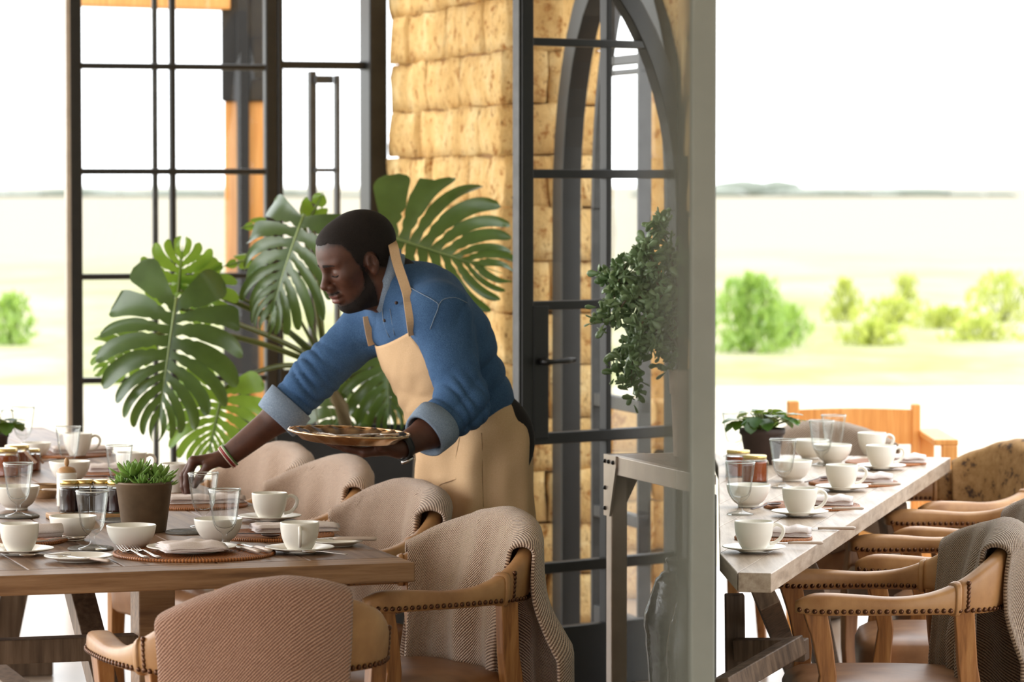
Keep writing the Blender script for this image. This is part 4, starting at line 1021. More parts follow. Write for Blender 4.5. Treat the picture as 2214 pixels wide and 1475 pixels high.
# small plant and marmalade jars at the frame edge
def leafy(o, n, R, H, z0, seed, size):
    rnd = random.Random(seed); mb, st = MB(), MB()
    for k in range(n):
        a = rnd.uniform(0, 2*PI); f = rnd.random(); r = R*(0.35 + 0.65*f); z = z0 + H*(0.35 + 0.65*(1-f*0.7))*rnd.uniform(0.7, 1.05)
        p = Vector((math.cos(a)*r, math.sin(a)*r, z)); st.tube([(math.cos(a)*0.01, math.sin(a)*0.01, z0), (p.x*0.6, p.y*0.6, z0 + (z-z0)*0.75), tuple(p)], 0.0016, 5)
        d = Vector((math.cos(a + rnd.gauss(0, 0.4)), math.sin(a + rnd.gauss(0, 0.4)), rnd.uniform(-0.6, 0.4))).normalized(); sd = Vector((0, 0, 1)).cross(d).normalized(); up = d.cross(sd); L = size*rnd.uniform(0.7, 1.2)
        rows = []
        for i in range(7):
            s = i/6; w_ = 0.44*math.sin(PI*min(1, s*0.93 + 0.07))**0.7*(1.12 if i % 2 else 0.9); c_ = p + d*L*s - up*L*0.3*s*s*1.0
            rows.append([c_ - sd*L*w_ + up*L*0.12*w_, c_, c_ + sd*L*w_ + up*L*0.12*w_])
        mb.grid(rows)
    mb.build('leaves', M['potleaf'], o); st.build('stems', M['stem'], o)
p = on(-4, 985, Z0); o = potted('potted_plant', p.x, p.y, [(0, 0), (0.024, 0), (0.030, 0.055), (0.033, 0.058), (0.033, 0.066), (0.029, 0.066), (0, 0.058)], M['darkpot'], 'small leafy plant in a dark pot, cut by the frame edge'); leafy(o, 16, 0.05, 0.075, 0.06, 3, 0.05)
g = 'marmalade jars with paper tags'
for cx, cy, lab in ((12, 1030, 'amber marmalade jar nearest the frame edge'), (37, 1022, 'amber marmalade jar with a paper tag, middle one'), (66, 1018, 'dark marmalade jar with a slanting paper tag')):
    j = place('marmalade_jar', cx, cy, Z0, lab, g, random.uniform(-0.3, 0.3), 0.9 if cx != 66 else 0.72)
    if cx != 12:
        mb = MB(); mb.add([(0.018, -0.044, 0.070), (0.026, -0.046, 0.074), (0.062, -0.052, 0.036), (0.054, -0.050, 0.030)], [(0, 1, 2, 3)]); mb.build('paper_tag', M['paper'], j, smooth=False, solid=0.0012)
p = on(98, 1077, Z0); o = MB().lathe(smooth_prof([(0, 0), (0.025, 0), (0.028, 0.004), (0.033, 0.034), (0.034, 0.036), (0.031, 0.034), (0.026, 0.008), (0, 0.006)], 2), 30).build('basket', M['basket']); o.location = p; tag(o, 'small coiled basket beside the left bowl', 'basket')
place('knife', 92, 1062, Z0 + 0.036, 'dark handled knife resting on the coiled basket', 'table cutlery', 1.3, 0.7)

# --- terrace table
g = 'cups on the terrace table'
for cx, cy, lab in ((1630, 1194, 'nearest the camera, beside the grey wall'), (1729, 1116, 'second from the near end of the terrace table'), (1820, 1061, 'third from the near end of the terrace table'), (1905, 1015, 'fourth from the near end of the terrace table')):
    place('saucer', cx, cy, Z0, 'white saucer under the cup ' + lab, g, 0, 0.92)
    place('cup', cx, cy - 2, Z0 + 0.0062, 'white cup ' + lab, g, 0.12)
place('cup', 1885, 983, Z0, 'white cup farthest away, before the orange bench', g, 0.1)
g = 'mats on the terrace table'; s_ = 'rattan placemat on the terrace table '
for cx, cy, sc, lab in ((1672, 1166, 0.50, 'behind the nearest cup'), (1755, 1097, 0.68, 'behind the second cup'), (1845, 1047, 0.68, 'behind the third cup'), (1915, 1003, 0.66, 'by the fourth cup')):
    o = place('placemat', cx, cy, Z0 - 0.0005, s_ + lab, g, 0, (sc, sc, 1))
g = 'napkins on the terrace table'
for cx, cy, lab in ((1695, 1158, 'folded napkin behind the nearest terrace cup'), (1790, 1090, 'folded napkin right of the second terrace cup'), (1880, 1040, 'folded napkin right of the third terrace cup'), (1955, 998, 'folded napkin right of the fourth terrace cup')):
    place('long_napkin', cx, cy, ZM, lab, g, -0.1, (0.62, 1, 1.1))
g = 'cutlery on the terrace table'
place('knife', 1705, 1178, ZM, 'knife on the terrace placemat behind the nearest cup', g, 1.5, 0.8); place('knife', 1800, 1103, ZM, 'knife on the terrace placemat right of the second cup', g, 1.5, 0.8); place('knife', 1885, 1050, ZM, 'knife on the terrace placemat right of the third cup', g, 1.5, 0.8)
place('knife', 1770, 1147, Z0, 'dark knife on the bare boards between two terrace settings', g, 1.55, 0.9)
place('wooden_spoon', 1655, 1098, ZM, 'dark spoon left of the second terrace napkin', 'dark spoons', -0.5); place('wooden_spoon', 1768, 1040, ZM, 'dark spoon left of the third terrace napkin', 'dark spoons', -0.5)
g = 'stemmed glasses on the terrace table'
for cx, cy, lab in ((1600, 1113, 'stemmed glass nearest on the terrace table, by the grey wall'), (1693, 1055, 'stemmed glass second on the terrace table'), (1776, 1007, 'stemmed glass third on the terrace table'), (1802, 993, 'stemmed glass before the orange bench'), (1588, 988, 'stemmed glass left of the leafy pot on the terrace table')):
    place('wine_glass', cx, cy, Z0, lab, g)
g = 'white bowls on the terrace table'
for cx, cy, lab in ((1618, 1096, 'white bowl behind the nearest terrace glass'), (1712, 1040, 'white bowl behind the second terrace glass'), (1800, 1003, 'white bowl behind the third terrace glass'), (1752, 992, 'white bowl beside the leafy pot on the terrace table')):
    place('bowl', cx, cy, Z0, lab, g)
p = on(1648, 1003, Z0); o = potted('potted_plant', p.x, p.y, [(0, 0), (0.048, 0), (0.062, 0.085), (0.068, 0.09), (0.068, 0.105), (0.062, 0.105), (0.06, 0.09), (0, 0.088)], M['darkpot'], 'leafy green plant in a dark pot on the terrace table'); leafy(o, 34, 0.085, 0.075, 0.09, 8, 0.055)
for cx, cy, lab in ((1632, 1042, 'marmalade jar with a bronze lid before the leafy pot'), (1588, 1030, 'marmalade jar half behind the grey wall')): place('marmalade_jar', cx + (8 if cx < 1600 else 0), cy, Z0, lab, 'jars on the terrace table', 0, 0.85)
# ---------------------------------------------------------------- implicit surfaces for the figure
def A3(v): return np.array(tuple(v), dtype=np.float64)
class Blob:
    """a list of rounded limbs and masses joined smoothly, meshed as one surface"""
    def __init__(s): s.p = []
    def cap(s, a, b, ra, rb, k=0.02, lat=None, ls=1.0, op='+'): s.p.append(('c', A3(a), A3(b), ra, rb, k, None if lat is None else A3(lat), ls, op)); return s
    def ell(s, c, R, r, k=0.02, op='+'): s.p.append(('e', A3(c), np.array(R), np.array(r, dtype=float), k, op)); return s
    @staticmethod
    def dist(q, P):
        if q[0] == 'c':
            _, a, b, ra, rb, k, lat, ls, op = q
            X = P - a; d = b - a
            if lat is not None:
                X = X - np.outer(X @ lat, lat)*(1-ls); d = d - lat*(d @ lat)*(1-ls)
            t = np.clip((X @ d)/max(1e-12, d @ d), 0, 1)
            return np.linalg.norm(X - t[:, None]*d, axis=1) - (ra + t*(rb-ra))
        _, c, R, r, k, op = q
        X = (P - c) @ R.T                      # rows of R are the ellipsoid's axes
        k0 = np.linalg.norm(X/r, axis=1); k1 = np.linalg.norm(X/(r*r), axis=1) + 1e-9
        return k0*(k0-1)/k1
    @staticmethod
    def join(F, d, k, op):
        if op == '+':
            h = np.maximum(k - np.abs(F-d), 0)/k; return np.minimum(F, d) - h*h*k*0.25
        d = -d; h = np.maximum(k - np.abs(F-d), 0)/k; return np.maximum(F, d) + h*h*k*0.25
    def ev(s, P):
        P = np.asarray(P, dtype=float); F = np.full(len(P), 1.0)
        for q in s.p: F = s.join(F, s.dist(q, P), q[5] if q[0] == 'c' else q[4], q[-1])
        return F
    def box(s, q):
        if q[0] == 'c':
            g = max(q[3], q[4])/min(1.0, q[7]) ; lo, hi = np.minimum(q[1], q[2]) - g, np.maximum(q[1], q[2]) + g; k = q[5]
        else: g = q[3].max(); lo, hi = q[1]-g, q[1]+g; k = q[4]
        return lo - k - 0.012, hi + k + 0.012
    def mesh(s, h, disp=None):
        B = [s.box(q) for q in s.p if q[-1] == '+']; lo = np.min([b[0] for b in B], 0); hi = np.max([b[1] for b in B], 0)
        n = np.ceil((hi-lo)/h).astype(int) + 2; F = np.full(n, 0.05, dtype=np.float32)
        for q in s.p:
            b0, b1 = s.box(q); i0 = np.clip(((b0-lo)/h).astype(int), 0, n-1); i1 = np.clip(np.ceil((b1-lo)/h).astype(int)+1, 1, n)
            if (i1 <= i0).any(): continue
            ax = [lo[d] + h*np.arange(i0[d], i1[d]) for d in range(3)]
            G = np.stack(np.meshgrid(*ax, indexing='ij'), -1).reshape(-1, 3)
            sl_ = tuple(slice(i0[d], i1[d]) for d in range(3)); blk = F[sl_]
            F[sl_] = s.join(blk.ravel().astype(float), s.dist(q, G), q[5] if q[0] == 'c' else q[4], q[-1]).reshape(blk.shape)
        if disp is not None:
            idx = np.argwhere(np.abs(F) < 0.03); P = lo + idx*h; F[tuple(idx.T)] += disp(P)
        return nets(F, lo, h)
def nets(F, lo, h):
    S = F < 0; n = np.array(F.shape)
    c = [S[a:n[0]-1+a, b:n[1]-1+b, d:n[2]-1+d] for a in (0, 1) for b in (0, 1) for d in (0, 1)]
    cnt = sum(x.astype(np.uint8) for x in c); act = (cnt > 0) & (cnt < 8); cells = np.argwhere(act)
    idm = np.full(act.shape, -1, dtype=np.int32); idm[act] = np.arange(len(cells))
    acc = np.zeros((len(cells), 3)); num = np.zeros(len(cells))
    off = [np.array(o) for o in ((0,0,0),(0,0,1),(0,1,0),(0,1,1),(1,0,0),(1,0,1),(1,1,0),(1,1,1))]
    vals = [F[tuple((cells+o).T)].astype(float) for o in off]
    for i in range(8):
        for j in range(i+1, 8):
            if np.abs(off[i]-off[j]).sum() != 1: continue
            m = (vals[i] < 0) != (vals[j] < 0)
            if not m.any(): continue
            t = vals[i][m]/(vals[i][m]-vals[j][m]); acc[m] += off[i] + t[:, None]*(off[j]-off[i]); num[m] += 1
    V = lo + h*(cells + acc/num[:, None]); faces = []
    for ax in range(3):
        o = np.zeros(3, int); o[ax] = 1; b, d = [k for k in range(3) if k != ax]
        sl0 = [slice(None)]*3; sl1 = [slice(None)]*3; sl0[ax] = slice(0, n[ax]-1); sl1[ax] = slice(1, n[ax])
        E = np.argwhere(S[tuple(sl0)] != S[tuple(sl1)]); E = E[(E[:, b] > 0) & (E[:, d] > 0) & (E[:, b] < n[b]-1) & (E[:, d] < n[d]-1)]
        eb = np.zeros(3, int); eb[b] = 1; ed = np.zeros(3, int); ed[d] = 1
        Q = np.stack([idm[tuple((E-eb-ed).T)], idm[tuple((E-ed).T)], idm[tuple(E.T)], idm[tuple((E-eb).T)]], 1)
        fl = S[tuple(E.T)] if ax != 1 else ~S[tuple(E.T)]
        Q[~fl] = Q[~fl][:, ::-1]; faces.append(Q)
    Q = np.concatenate(faces); return V, Q[(Q >= 0).all(1)]
def np_mesh(name, V, Q, mat, parent, smooth_it=0):
    me = bpy.data.meshes.new(name); me.from_pydata([tuple(v_) for v_ in V], [], [tuple(int(i) for i in q) for q in Q]); me.update(); me.materials.append(mat)
    me.polygons.foreach_set('use_smooth', [True]*len(me.polygons))
    o = bpy.data.objects.new(name, me); C.objects.link(o); put(o, parent)
    if smooth_it: m = o.modifiers.new('smooth', 'SMOOTH'); m.factor = 0.5; m.iterations = smooth_it
    return o
def normals(V, Q):
    N = np.zeros_like(V); fn = np.cross(V[Q[:, 2]]-V[Q[:, 0]], V[Q[:, 3]]-V[Q[:, 1]])
    for k in range(4): np.add.at(N, Q[:, k], fn)
    return N/(np.linalg.norm(N, axis=1)[:, None] + 1e-12)

# ---------------------------------------------------------------- the man
PF = Vector((-0.93, -0.36, 0)).normalized(); PL = Vector((-PF.y, PF.x, 0))     # facing, and his left
man = empty('person', (at(1020, 920, 9.55).x, 9.55, 0), 0, 'bending man in blue denim shirt and sand apron, reaching over the table with a tray', 'person')
def Lc(v): return Vector(v) - man.location
pel, wai, che, upp, nek = at(1022, 925, 9.55), at(988, 848, 9.53), at(943, 738, 9.50), at(900, 668, 9.47), at(855, 618, 9.45)
lsh, lel, lcu, lwr = at(948, 676, 9.29), at(1002, 872, 9.22), at(930, 932, 9.13), at(864, 968, 9.05)
rsh, rel_, rcu, rwr = at(812, 692, 9.62), at(684, 812, 9.60), at(606, 898, 9.585), at(489, 990, 9.575)
spine = (nek - pel).normalized(); TF = PL.cross(spine).normalized()
if TF.dot(PF) < 0: TF = -TF
# --- head frame
fh = Vector((-0.883, -0.469, 0)); pit = math.radians(22)
HF = (fh*math.cos(pit) + Vector((0, 0, -math.sin(pit)))).normalized(); HL = Vector((-fh.y, fh.x, 0)).normalized(); HU = HF.cross(HL).normalized()
HO = at(771, 562, 9.42)
def H(x, y, z): return HO + HF*x + HL*y + HU*z
HR = np.array([tuple(HF), tuple(HL), tuple(HU)])
sk = Blob()
def he(x, y, z, r, k=0.02, op='+', R=None): sk.ell(H(x, y, z), HR if R is None else R, r, k, op)
def hc(a, b, ra, rb, k=0.012, op='+'): sk.cap(H(*a), H(*b), ra, rb, k, None, 1.0, op)
he(-0.018, 0, 0.036, (0.104, 0.077, 0.086)); he(0.040, 0, 0.030, (0.056, 0.064, 0.070), 0.03); he(0.036, 0, -0.030, (0.050, 0.058, 0.062), 0.03)
he(0.030, 0, -0.070, (0.054, 0.052, 0.044), 0.03); he(0.066, 0, -0.100, (0.022, 0.026, 0.020), 0.025)
for s in (1, -1):
    he(0.058, s*0.044, -0.018, (0.022, 0.020, 0.022), 0.025)          # cheekbone
    hc((0.0, s*0.056, -0.065), (0.050, s*0.030, -0.100), 0.016, 0.014, 0.02)   # jaw edge
    hc((0.088, s*0.010, 0.020), (0.074, s*0.044, 0.022), 0.010, 0.009, 0.014)  # brow
    he(0.097, s*0.031, 0.000, (0.014, 0.019, 0.013), 0.014, '-')    # socket
    he(0.0745, s*0.032, -0.003, (0.0135, 0.0165, 0.0120), 0.007)      # lidded eye
hc((0.088, 0, 0.012), (0.109, 0, -0.026), 0.0075, 0.0105, 0.014); he(0.110, 0, -0.031, (0.0115, 0.0120, 0.0095), 0.008)
for s in (1, -1): he(0.099, s*0.0135, -0.036, (0.0105, 0.0075, 0.0075), 0.006); he(0.102, s*0.007, -0.0445, (0.005, 0.0035, 0.004), 0.003, '-')
hc((0.097, -0.006, -0.050), (0.097, 0.006, -0.050), 0.010, 0.010, 0.014)
he(0.091, 0, -0.062, (0.015, 0.027, 0.0085), 0.008); he(0.088, 0, -0.0765, (0.0155, 0.024, 0.0095), 0.006)
hc((0.103, -0.022, -0.0695), (0.103, 0.022, -0.0695), 0.0022, 0.0022, 0.003, '-')
for s in (1, -1):
    Ry = np.array([tuple((HF*0.93 - HL*s*0.36)), tuple((HL*0.93 + HF*s*0.36)), tuple(HU)])
    c_ = (-0.006, s*0.075, -0.010)
    he(*c_, (0.0175, 0.009, 0.027), 0.005, '+', Ry); he(-0.007, s*0.085, -0.002, (0.0105, 0.0085, 0.0165), 0.003, '-', Ry)
    he(0.006, s*0.075, -0.011, (0.0045, 0.006, 0.007), 0.004, '+', Ry); he(-0.003, s*0.078, -0.033, (0.0085, 0.006, 0.009), 0.006, '+', Ry)
    hc((-0.012, s*0.079, 0.006), (-0.011, s*0.081, -0.014), 0.0030, 0.0024, 0.003)
nb_ = H(-0.035, 0, -0.055)
sk.cap(nb_, nek + (nek-nb_)*0.25, 0.057, 0.066, 0.03)
sk.cap(H(0.02, 0, -0.09), nek + TF*0.03, 0.036, 0.05, 0.03)
# --- torso and arms under the clothes
sk.cap(pel, wai, 0.105, 0.095, 0.04, PL, 0.70).cap(wai, che, 0.095, 0.105, 0.04, PL, 0.68).cap(che, upp, 0.105, 0.08, 0.04, PL, 0.62).cap(upp, nek, 0.075, 0.06, 0.05)
for a, b, c2, w_ in ((lsh, lel, lcu, lwr), (rsh, rel_, rcu, rwr)):
    sk.cap(upp, a, 0.06, 0.055, 0.04).cap(a, b, 0.052, 0.044, 0.03).cap(b, c2, 0.044, 0.041, 0.02).cap(c2, w_, 0.041, 0.0285, 0.02)
for s in (1, -1): sk.cap(pel + PL*s*0.09, Vector((man.location.x, man.location.y, 0.5)) + PL*s*0.10, 0.085, 0.06, 0.05)
# --- hands: palm, four bent fingers of their own length, thumb from the side of the palm
def hand(w_, d, s, n, bends, tb, spread=0.0, tips=None, pw=1.0):
    d, s, n = Vector(d).normalized(), Vector(s).normalized(), Vector(n).normalized()
    off = [0.030, 0.0105, -0.0095, -0.028]; ln = [0.088, 0.092, 0.088, 0.080]; seg = [(0.042, 0.026, 0.021), (0.046, 0.030, 0.022), (0.042, 0.028, 0.021), (0.033, 0.021, 0.019)]
    mc = []
    for o_, l_ in zip(off, ln):
        p = w_ + d*l_ + s*o_*pw; mc.append(p); sk.cap(w_ + d*0.012 + s*o_*0.55, p, 0.0150, 0.0115, 0.014)
    sk.cap(mc[0], mc[3], 0.0105, 0.0095, 0.010)
    out = []
    for k in range(4):
        p = mc[k]; ang = 0
        for j in range(3):
            ang += math.radians(bends[k][j]); dr = (d*math.cos(ang) - n*math.sin(ang) + s*spread*(1.5-k)*0.12).normalized()
            q = p + dr*seg[k][j]; r0 = (0.0098, 0.0090, 0.0082)[j] - (0.001 if k == 3 else 0)
            sk.cap(p, q, r0, r0-0.0009, 0.0045); p = q
        out.append((p, dr))
    b = w_ + d*0.022 + s*0.022 - n*0.006; p = b
    for v_, r0, r1 in zip(tb, (0.0165, 0.0115, 0.0100), (0.0120, 0.0100, 0.0085)):
        q = p + d*v_[0] + s*v_[1] + n*v_[2]; sk.cap(p, q, r0, r1, 0.008); p = q
    return out, p
rtips, rth = hand(rwr, (-0.99, 0.03, -0.10), (0.1, -1, 0.1), (-0.05, 0.1, 1), [(62, 22, 10), (55, 34, 16), (56, 34, 16), (60, 36, 16)], [(0.030, 0.016, -0.012), (0.022, 0.000, -0.026), (0.014, -0.006, -0.022)], 0.4)
ltips, lth = hand(lwr, (-0.99, 0.02, -0.13), (0.0, -1, 0.05), (0.03, -0.05, -1), [(20, 8, 2), (19, 6, 2), (19, 6, 2), (20, 6, 2)], [(0.022, 0.018, -0.004), (0.018, 0.006, -0.014), (0.012, 0.000, -0.016)], 0.5)
V, Q = sk.mesh(0.0026)
NV = normals(V, Q)
loc = A3(man.location)
body = np_mesh('body', V - loc, Q, M['skin'], man, 2); body['label'] = 'dark brown skin, lowered face and hands'
# --- hair, beard, brows: shells grown on the head
Hl = (V - A3(HO)) @ HR.T
def nz(P, f): return np.sin(P[:, 0]*f)*np.sin(P[:, 1]*f*1.1 + 1)*np.sin(P[:, 2]*f*0.9 + 2)
def shell(name, m, lift, mat, parent=man):
    qi = m[Q].all(1); q = Q[qi]; u, inv = np.unique(q, return_inverse=True); inv = inv.reshape(q.shape)
    cnt = np.zeros(len(u)); 
    return np_mesh(name, V[u] + NV[u]*lift[u][:, None] - loc, inv, mat, parent, 1)
x, y, z = Hl.T
inhead = (x > -0.124) & (x < 0.14) & (np.abs(y) < 0.11) & (z > -0.125) & (z < 0.14)
jit = 0.004*nz(Hl, 260) + 0.003*nz(Hl, 90)
ay = np.abs(y)
line = np.interp(x + jit, [-0.13, -0.085, -0.06, -0.030, 0.010, 0.019, 0.032, 0.042, 0.052, 0.070, 0.1], [-0.075, -0.07, -0.055, -0.03, 0.010, -0.03, 0.004, 0.040, 0.064, 0.073, 0.078])
ear = ((x+0.005)/0.022)**2 + ((z+0.011)/0.033)**2 < 1
hm = inhead & (z + jit > line) & ~(ear & (ay > 0.066))
shell('hair', hm, np.clip((z - line + 0.004)*0.25, 0.0004, 0.0035), M['hair'])
bl = np.interp(x + jit, [0.006, 0.020, 0.034, 0.05, 0.07, 0.085, 0.1], [-0.02, -0.036, -0.064, -0.078, -0.088, -0.092, -0.094])
bm_ = inhead & (z < bl) & (z > -0.123) & (x > 0.008) & ~ear & ~((x > 0.078) & (z > -0.086) & (ay < 0.026))
ms = inhead & (x > 0.085) & (ay < 0.025) & (z + jit*0.4 < -0.0520) & (z > -0.0568)
side = inhead & (x + jit > 0.012) & (x + jit < 0.026) & (z < 0.0) & (z > -0.06) & ~ear
shell('beard', bm_ | side, np.full(len(V), 0.0016), M['hair']); shell('moustache', ms, np.full(len(V), 0.0010), M['hair'])
bro = inhead & (ay > 0.010) & (ay < 0.050) & (np.abs(z - (0.023 - 0.22*np.maximum(0, ay-0.032))) < 0.0056*(1.15 - ay/0.075)) & (x > 0.05)
shell('eyebrows', bro, np.full(len(V), 0.0012), M['hair'])
fade = np.zeros(len(V)); sstep = lambda v_, a, b: np.clip((v_-a)/(b-a), 0, 1)**1.5
fade = np.where(inhead & ~(ear & (ay > 0.066)), np.maximum(sstep(z - line + jit*1.5, -0.016, 0.004), sstep(bl - z + jit*1.5, -0.018, 0.004)*sstep(x, -0.004, 0.012)*(1 - ((x > 0.078) & (z > -0.086) & (ay < 0.026)))*(z > -0.13)), 0)
fade = np.maximum(fade, np.where(inhead & (x > 0.088) & (ay < 0.028), sstep(z, -0.046, -0.052)*sstep(z, -0.062, -0.056)*0.8, 0))
at_ = body.data.attributes.new('stubble', 'FLOAT', 'POINT'); at_.data.foreach_set('value', fade.astype(np.float32))
lsm = inhead & (x > 0.094) & (ay < 0.024) & (np.abs(z + 0.0705) < 0.0125) & (z < -0.0585)
shell('lips', lsm, np.full(len(V), 0.0004), M['lips'])
mb = MB()
for s in (1, -1):
    pts = []
    for k in range(9):
        a = -1 + 2*k/8; yy = 0.032 + a*0.0155; zz_ = -0.0080 - 0.0035*(1-a*a); p0 = A3(H(0.13, s*yy, zz_)); dn = -A3(HF)
        for _ in range(40):
            e = sk.ev(p0[None])[0]
            if e < 0.0006: break
            p0 = p0 + dn*e*0.8
        pts.append(Lc(p0))
    mb.tube(pts, [0.0008] + [0.0019]*7 + [0.0008], 6)
mb.build('eyelashes', M['hair'], man)
# --- shirt
sh = Blob()
sh.cap(pel + spine*0.03, wai, 0.126, 0.118, 0.05, PL, 0.68).cap(wai, che, 0.116, 0.126, 0.05, PL, 0.68).cap(che, upp, 0.126, 0.098, 0.05, PL, 0.60).cap(upp, nek + (nek-upp)*0.1, 0.090, 0.062, 0.06, PL, 0.85)
sh.cap(upp - TF*0.03, lsh, 0.088, 0.070, 0.05).cap(upp - TF*0.02, rsh, 0.086, 0.070, 0.05)
sh.cap(lsh, lel, 0.070, 0.061, 0.04).cap(lel, lcu, 0.061, 0.055, 0.025).cap(rsh, rel_, 0.070, 0.059, 0.04).cap(rel_, rcu, 0.059, 0.054, 0.025)
nka = (HO + HU*-0.05 - nek).normalized()
sh.cap(nek + nka*0.035 + TF*0.012, nek + nka*0.20, 0.064, 0.07, 0.006, None, 1.0, '-')
sh.cap(rcu + (rcu-rel_).normalized()*0.015, rcu + (rcu-rel_).normalized()*0.12, 0.075, 0.075, 0.004, None, 1.0, '-')
sh.cap(lcu + (lcu-lel).normalized()*0.015, lcu + (lcu-lel).normalized()*0.10, 0.062, 0.06, 0.004, None, 1.0, '-')
def wrinkle(P):
    d = np.zeros(len(P)); rg = lambda p: 0.55 - np.abs(np.sin(p))**0.7
    for a, b, t0, wd, amp, fr, tw in ((rsh, rel_, 0.95, 0.30, 0.0100, 170, 1.4), (rel_, rcu, 0.4, 0.6, 0.0100, 190, -1.6), (lsh, lel, 1.0, 0.24, 0.0105, 160, 1.5), (lel, lcu, 0.3, 0.7, 0.0100, 190, -1.5), (rsh, rel_, 0.15, 0.25, 0.0080, 85, 2.6), (lsh, lel, 0.05, 0.28, 0.0070, 80, -2.4), (lsh, lel, 0.55, 0.25, 0.0055, 95, 2.9), (rsh, rel_, 0.55, 0.25, 0.0065, 95, -2.9)):
        a3, b3 = A3(a), A3(b); ab = b3-a3; L = np.linalg.norm(ab); X = P - a3; t_ = (X @ ab)/(L*L); R_ = X - t_[:, None]*ab; r = np.linalg.norm(R_, axis=1)
        q = np.cross(ab/L, [0, 1, 0.2]); q /= np.linalg.norm(q); e = np.cross(ab/L, q); an = np.arctan2(R_ @ e, R_ @ q)
        w_ = np.exp(-((t_-t0)/wd)**2)*np.exp(-(np.maximum(r-0.075, 0)/0.02)**2)*(0.55 + 0.45*np.sin(an*1.0 + fr*0.1))
        d += w_*amp*rg(t_*L*fr*0.5 + tw*np.sin(an) + 0.6*np.sin(an*2 + t_*9))
    X = P - A3(wai); t_ = X @ A3(spine); l_ = X @ A3(PL); f_ = X @ A3(TF)
    d += np.exp(-((t_-0.02)/0.10)**2)*0.010*rg(t_*48 + 1.6*np.sin(l_*11 + 1) + f_*8)
    X = P - A3(che); d += 0.0065*rg((X @ np.array([24.0, 13, -32])) + 1.2*np.sin(X @ np.array([12.0, -20, 14])))*np.exp(-(np.linalg.norm(X, axis=1)/0.22)**4)
    return d
VS, QS = sh.mesh(0.0042, wrinkle)
shirt = np_mesh('shirt', VS - loc, QS, M['denim'], man, 1); shirt['label'] = 'blue denim shirt with rolled sleeves'
def march(px, py, fld, lift=0.0):
    o_, d = A3((0, 0, EYE)), A3(ray(px, py)); d = d/np.linalg.norm(d); t_ = 8.5
    for _ in range(120):
        e = fld.ev((o_ + d*t_)[None])[0]
        if e < 0.0008: break
        t_ += e*0.7
    return Vector(o_ + d*(t_ - lift))
def cuff(a, b, r0, r1, nm):
    a, b = Vector(a), Vector(b); d = (b-a).normalized(); q = d.orthogonal().normalized(); e = d.cross(q); rs = []
    for t_, r in ((0.0, r0*0.97), (0.02, r0+0.003), (0.5, (r0+r1)/2+0.004), (0.97, r1+0.003), (1.0, r1), (0.97, r1-0.006), (0.3, r1-0.008)):
        c_ = a + (b-a)*t_; rs.append([Lc(c_ + (q*math.cos(g_) + e*math.sin(g_))*(r + 0.0022*math.sin(g_*3 + t_*2))) for g_ in [2*PI*k/40 for k in range(40)]])
    return MB().rings(rs, cap=False).build(nm, M['denimyoke'], shirt)
rd, ld = (rcu-rel_).normalized(), (lcu-lel).normalized()
cuff(rcu - rd*0.048, rcu + rd*0.020, 0.066, 0.061, 'cuff'); cuff(lcu - ld*0.035, lcu + ld*0.028, 0.063, 0.058, 'cuff')
# collar: two leaves round the neck, open at the front
ca = (nka + TF*-0.12).normalized(); cx = (PL - ca*PL.dot(ca)).normalized(); cy = ca.cross(cx); cy = cy if cy.dot(PF) > 0 else -cy
cc_ = nek + ca*0.032 - TF*0.011
rows = []
for k in range(49):
    a = math.radians(18 + (342-18)*k/48); f = math.cos(a)                      # 0 is the front
    dr = cy*math.cos(a)*1.05 + cx*math.sin(a)*0.95; pt = max(0.0, 1 - abs(min(k, 48-k))/9.0)
    drop = 0.030 + 0.022*pt; flare = 0.006 + 0.018*pt
    base = cc_ + dr*0.071
    rows.append([Lc(base - ca*0.018), Lc(base + ca*0.022), Lc(base + dr*0.004 + ca*0.026), Lc(base + dr*(0.008 + flare*0.5) + ca*(0.026 - drop*0.5)), Lc(base + dr*(0.006 + flare) + ca*(0.026 - drop))])
MB().grid(rows).build('collar', M['denimyoke'], shirt, solid=0.0025)
mb = MB(); p = march(857, 655, sh, 0.026); mb.ball(Lc(p), 0.0048, 10, 6); mb.build('button', M['darkpot'], shirt)
mb = MB(); p = march(832, 693, sh, 0.004); mb.ball(Lc(p), 0.0048, 10, 6); mb.build('button', M['darkpot'], shirt)
mb = MB()
pts = [Lc(march(x_, y_, sh, 0.004)) for x_, y_ in ((826, 668), (828, 690), (834, 712), (842, 730))]; mb.tube(pts, 0.0014, 5)
pts = [Lc(march(x_, y_, sh, 0.004)) for x_, y_ in ((843, 668), (848, 700), (853, 726))]; mb.tube(pts, 0.0009, 5)
mb.build('placket_seam', M['denimyoke'], shirt)
mb = MB()
for P in (((870, 612), (905, 632), (938, 650), (948, 662), (938, 690), (930, 712)), ((948, 662), (958, 648), (985, 644), (1010, 655))):
    mb.tube([Lc(march(x_, y_, sh, 0.0035)) for x_, y_ in catmull(P, 4)], 0.0011, 5)
mb.build('yoke_seam', M['denimyoke'], shirt)
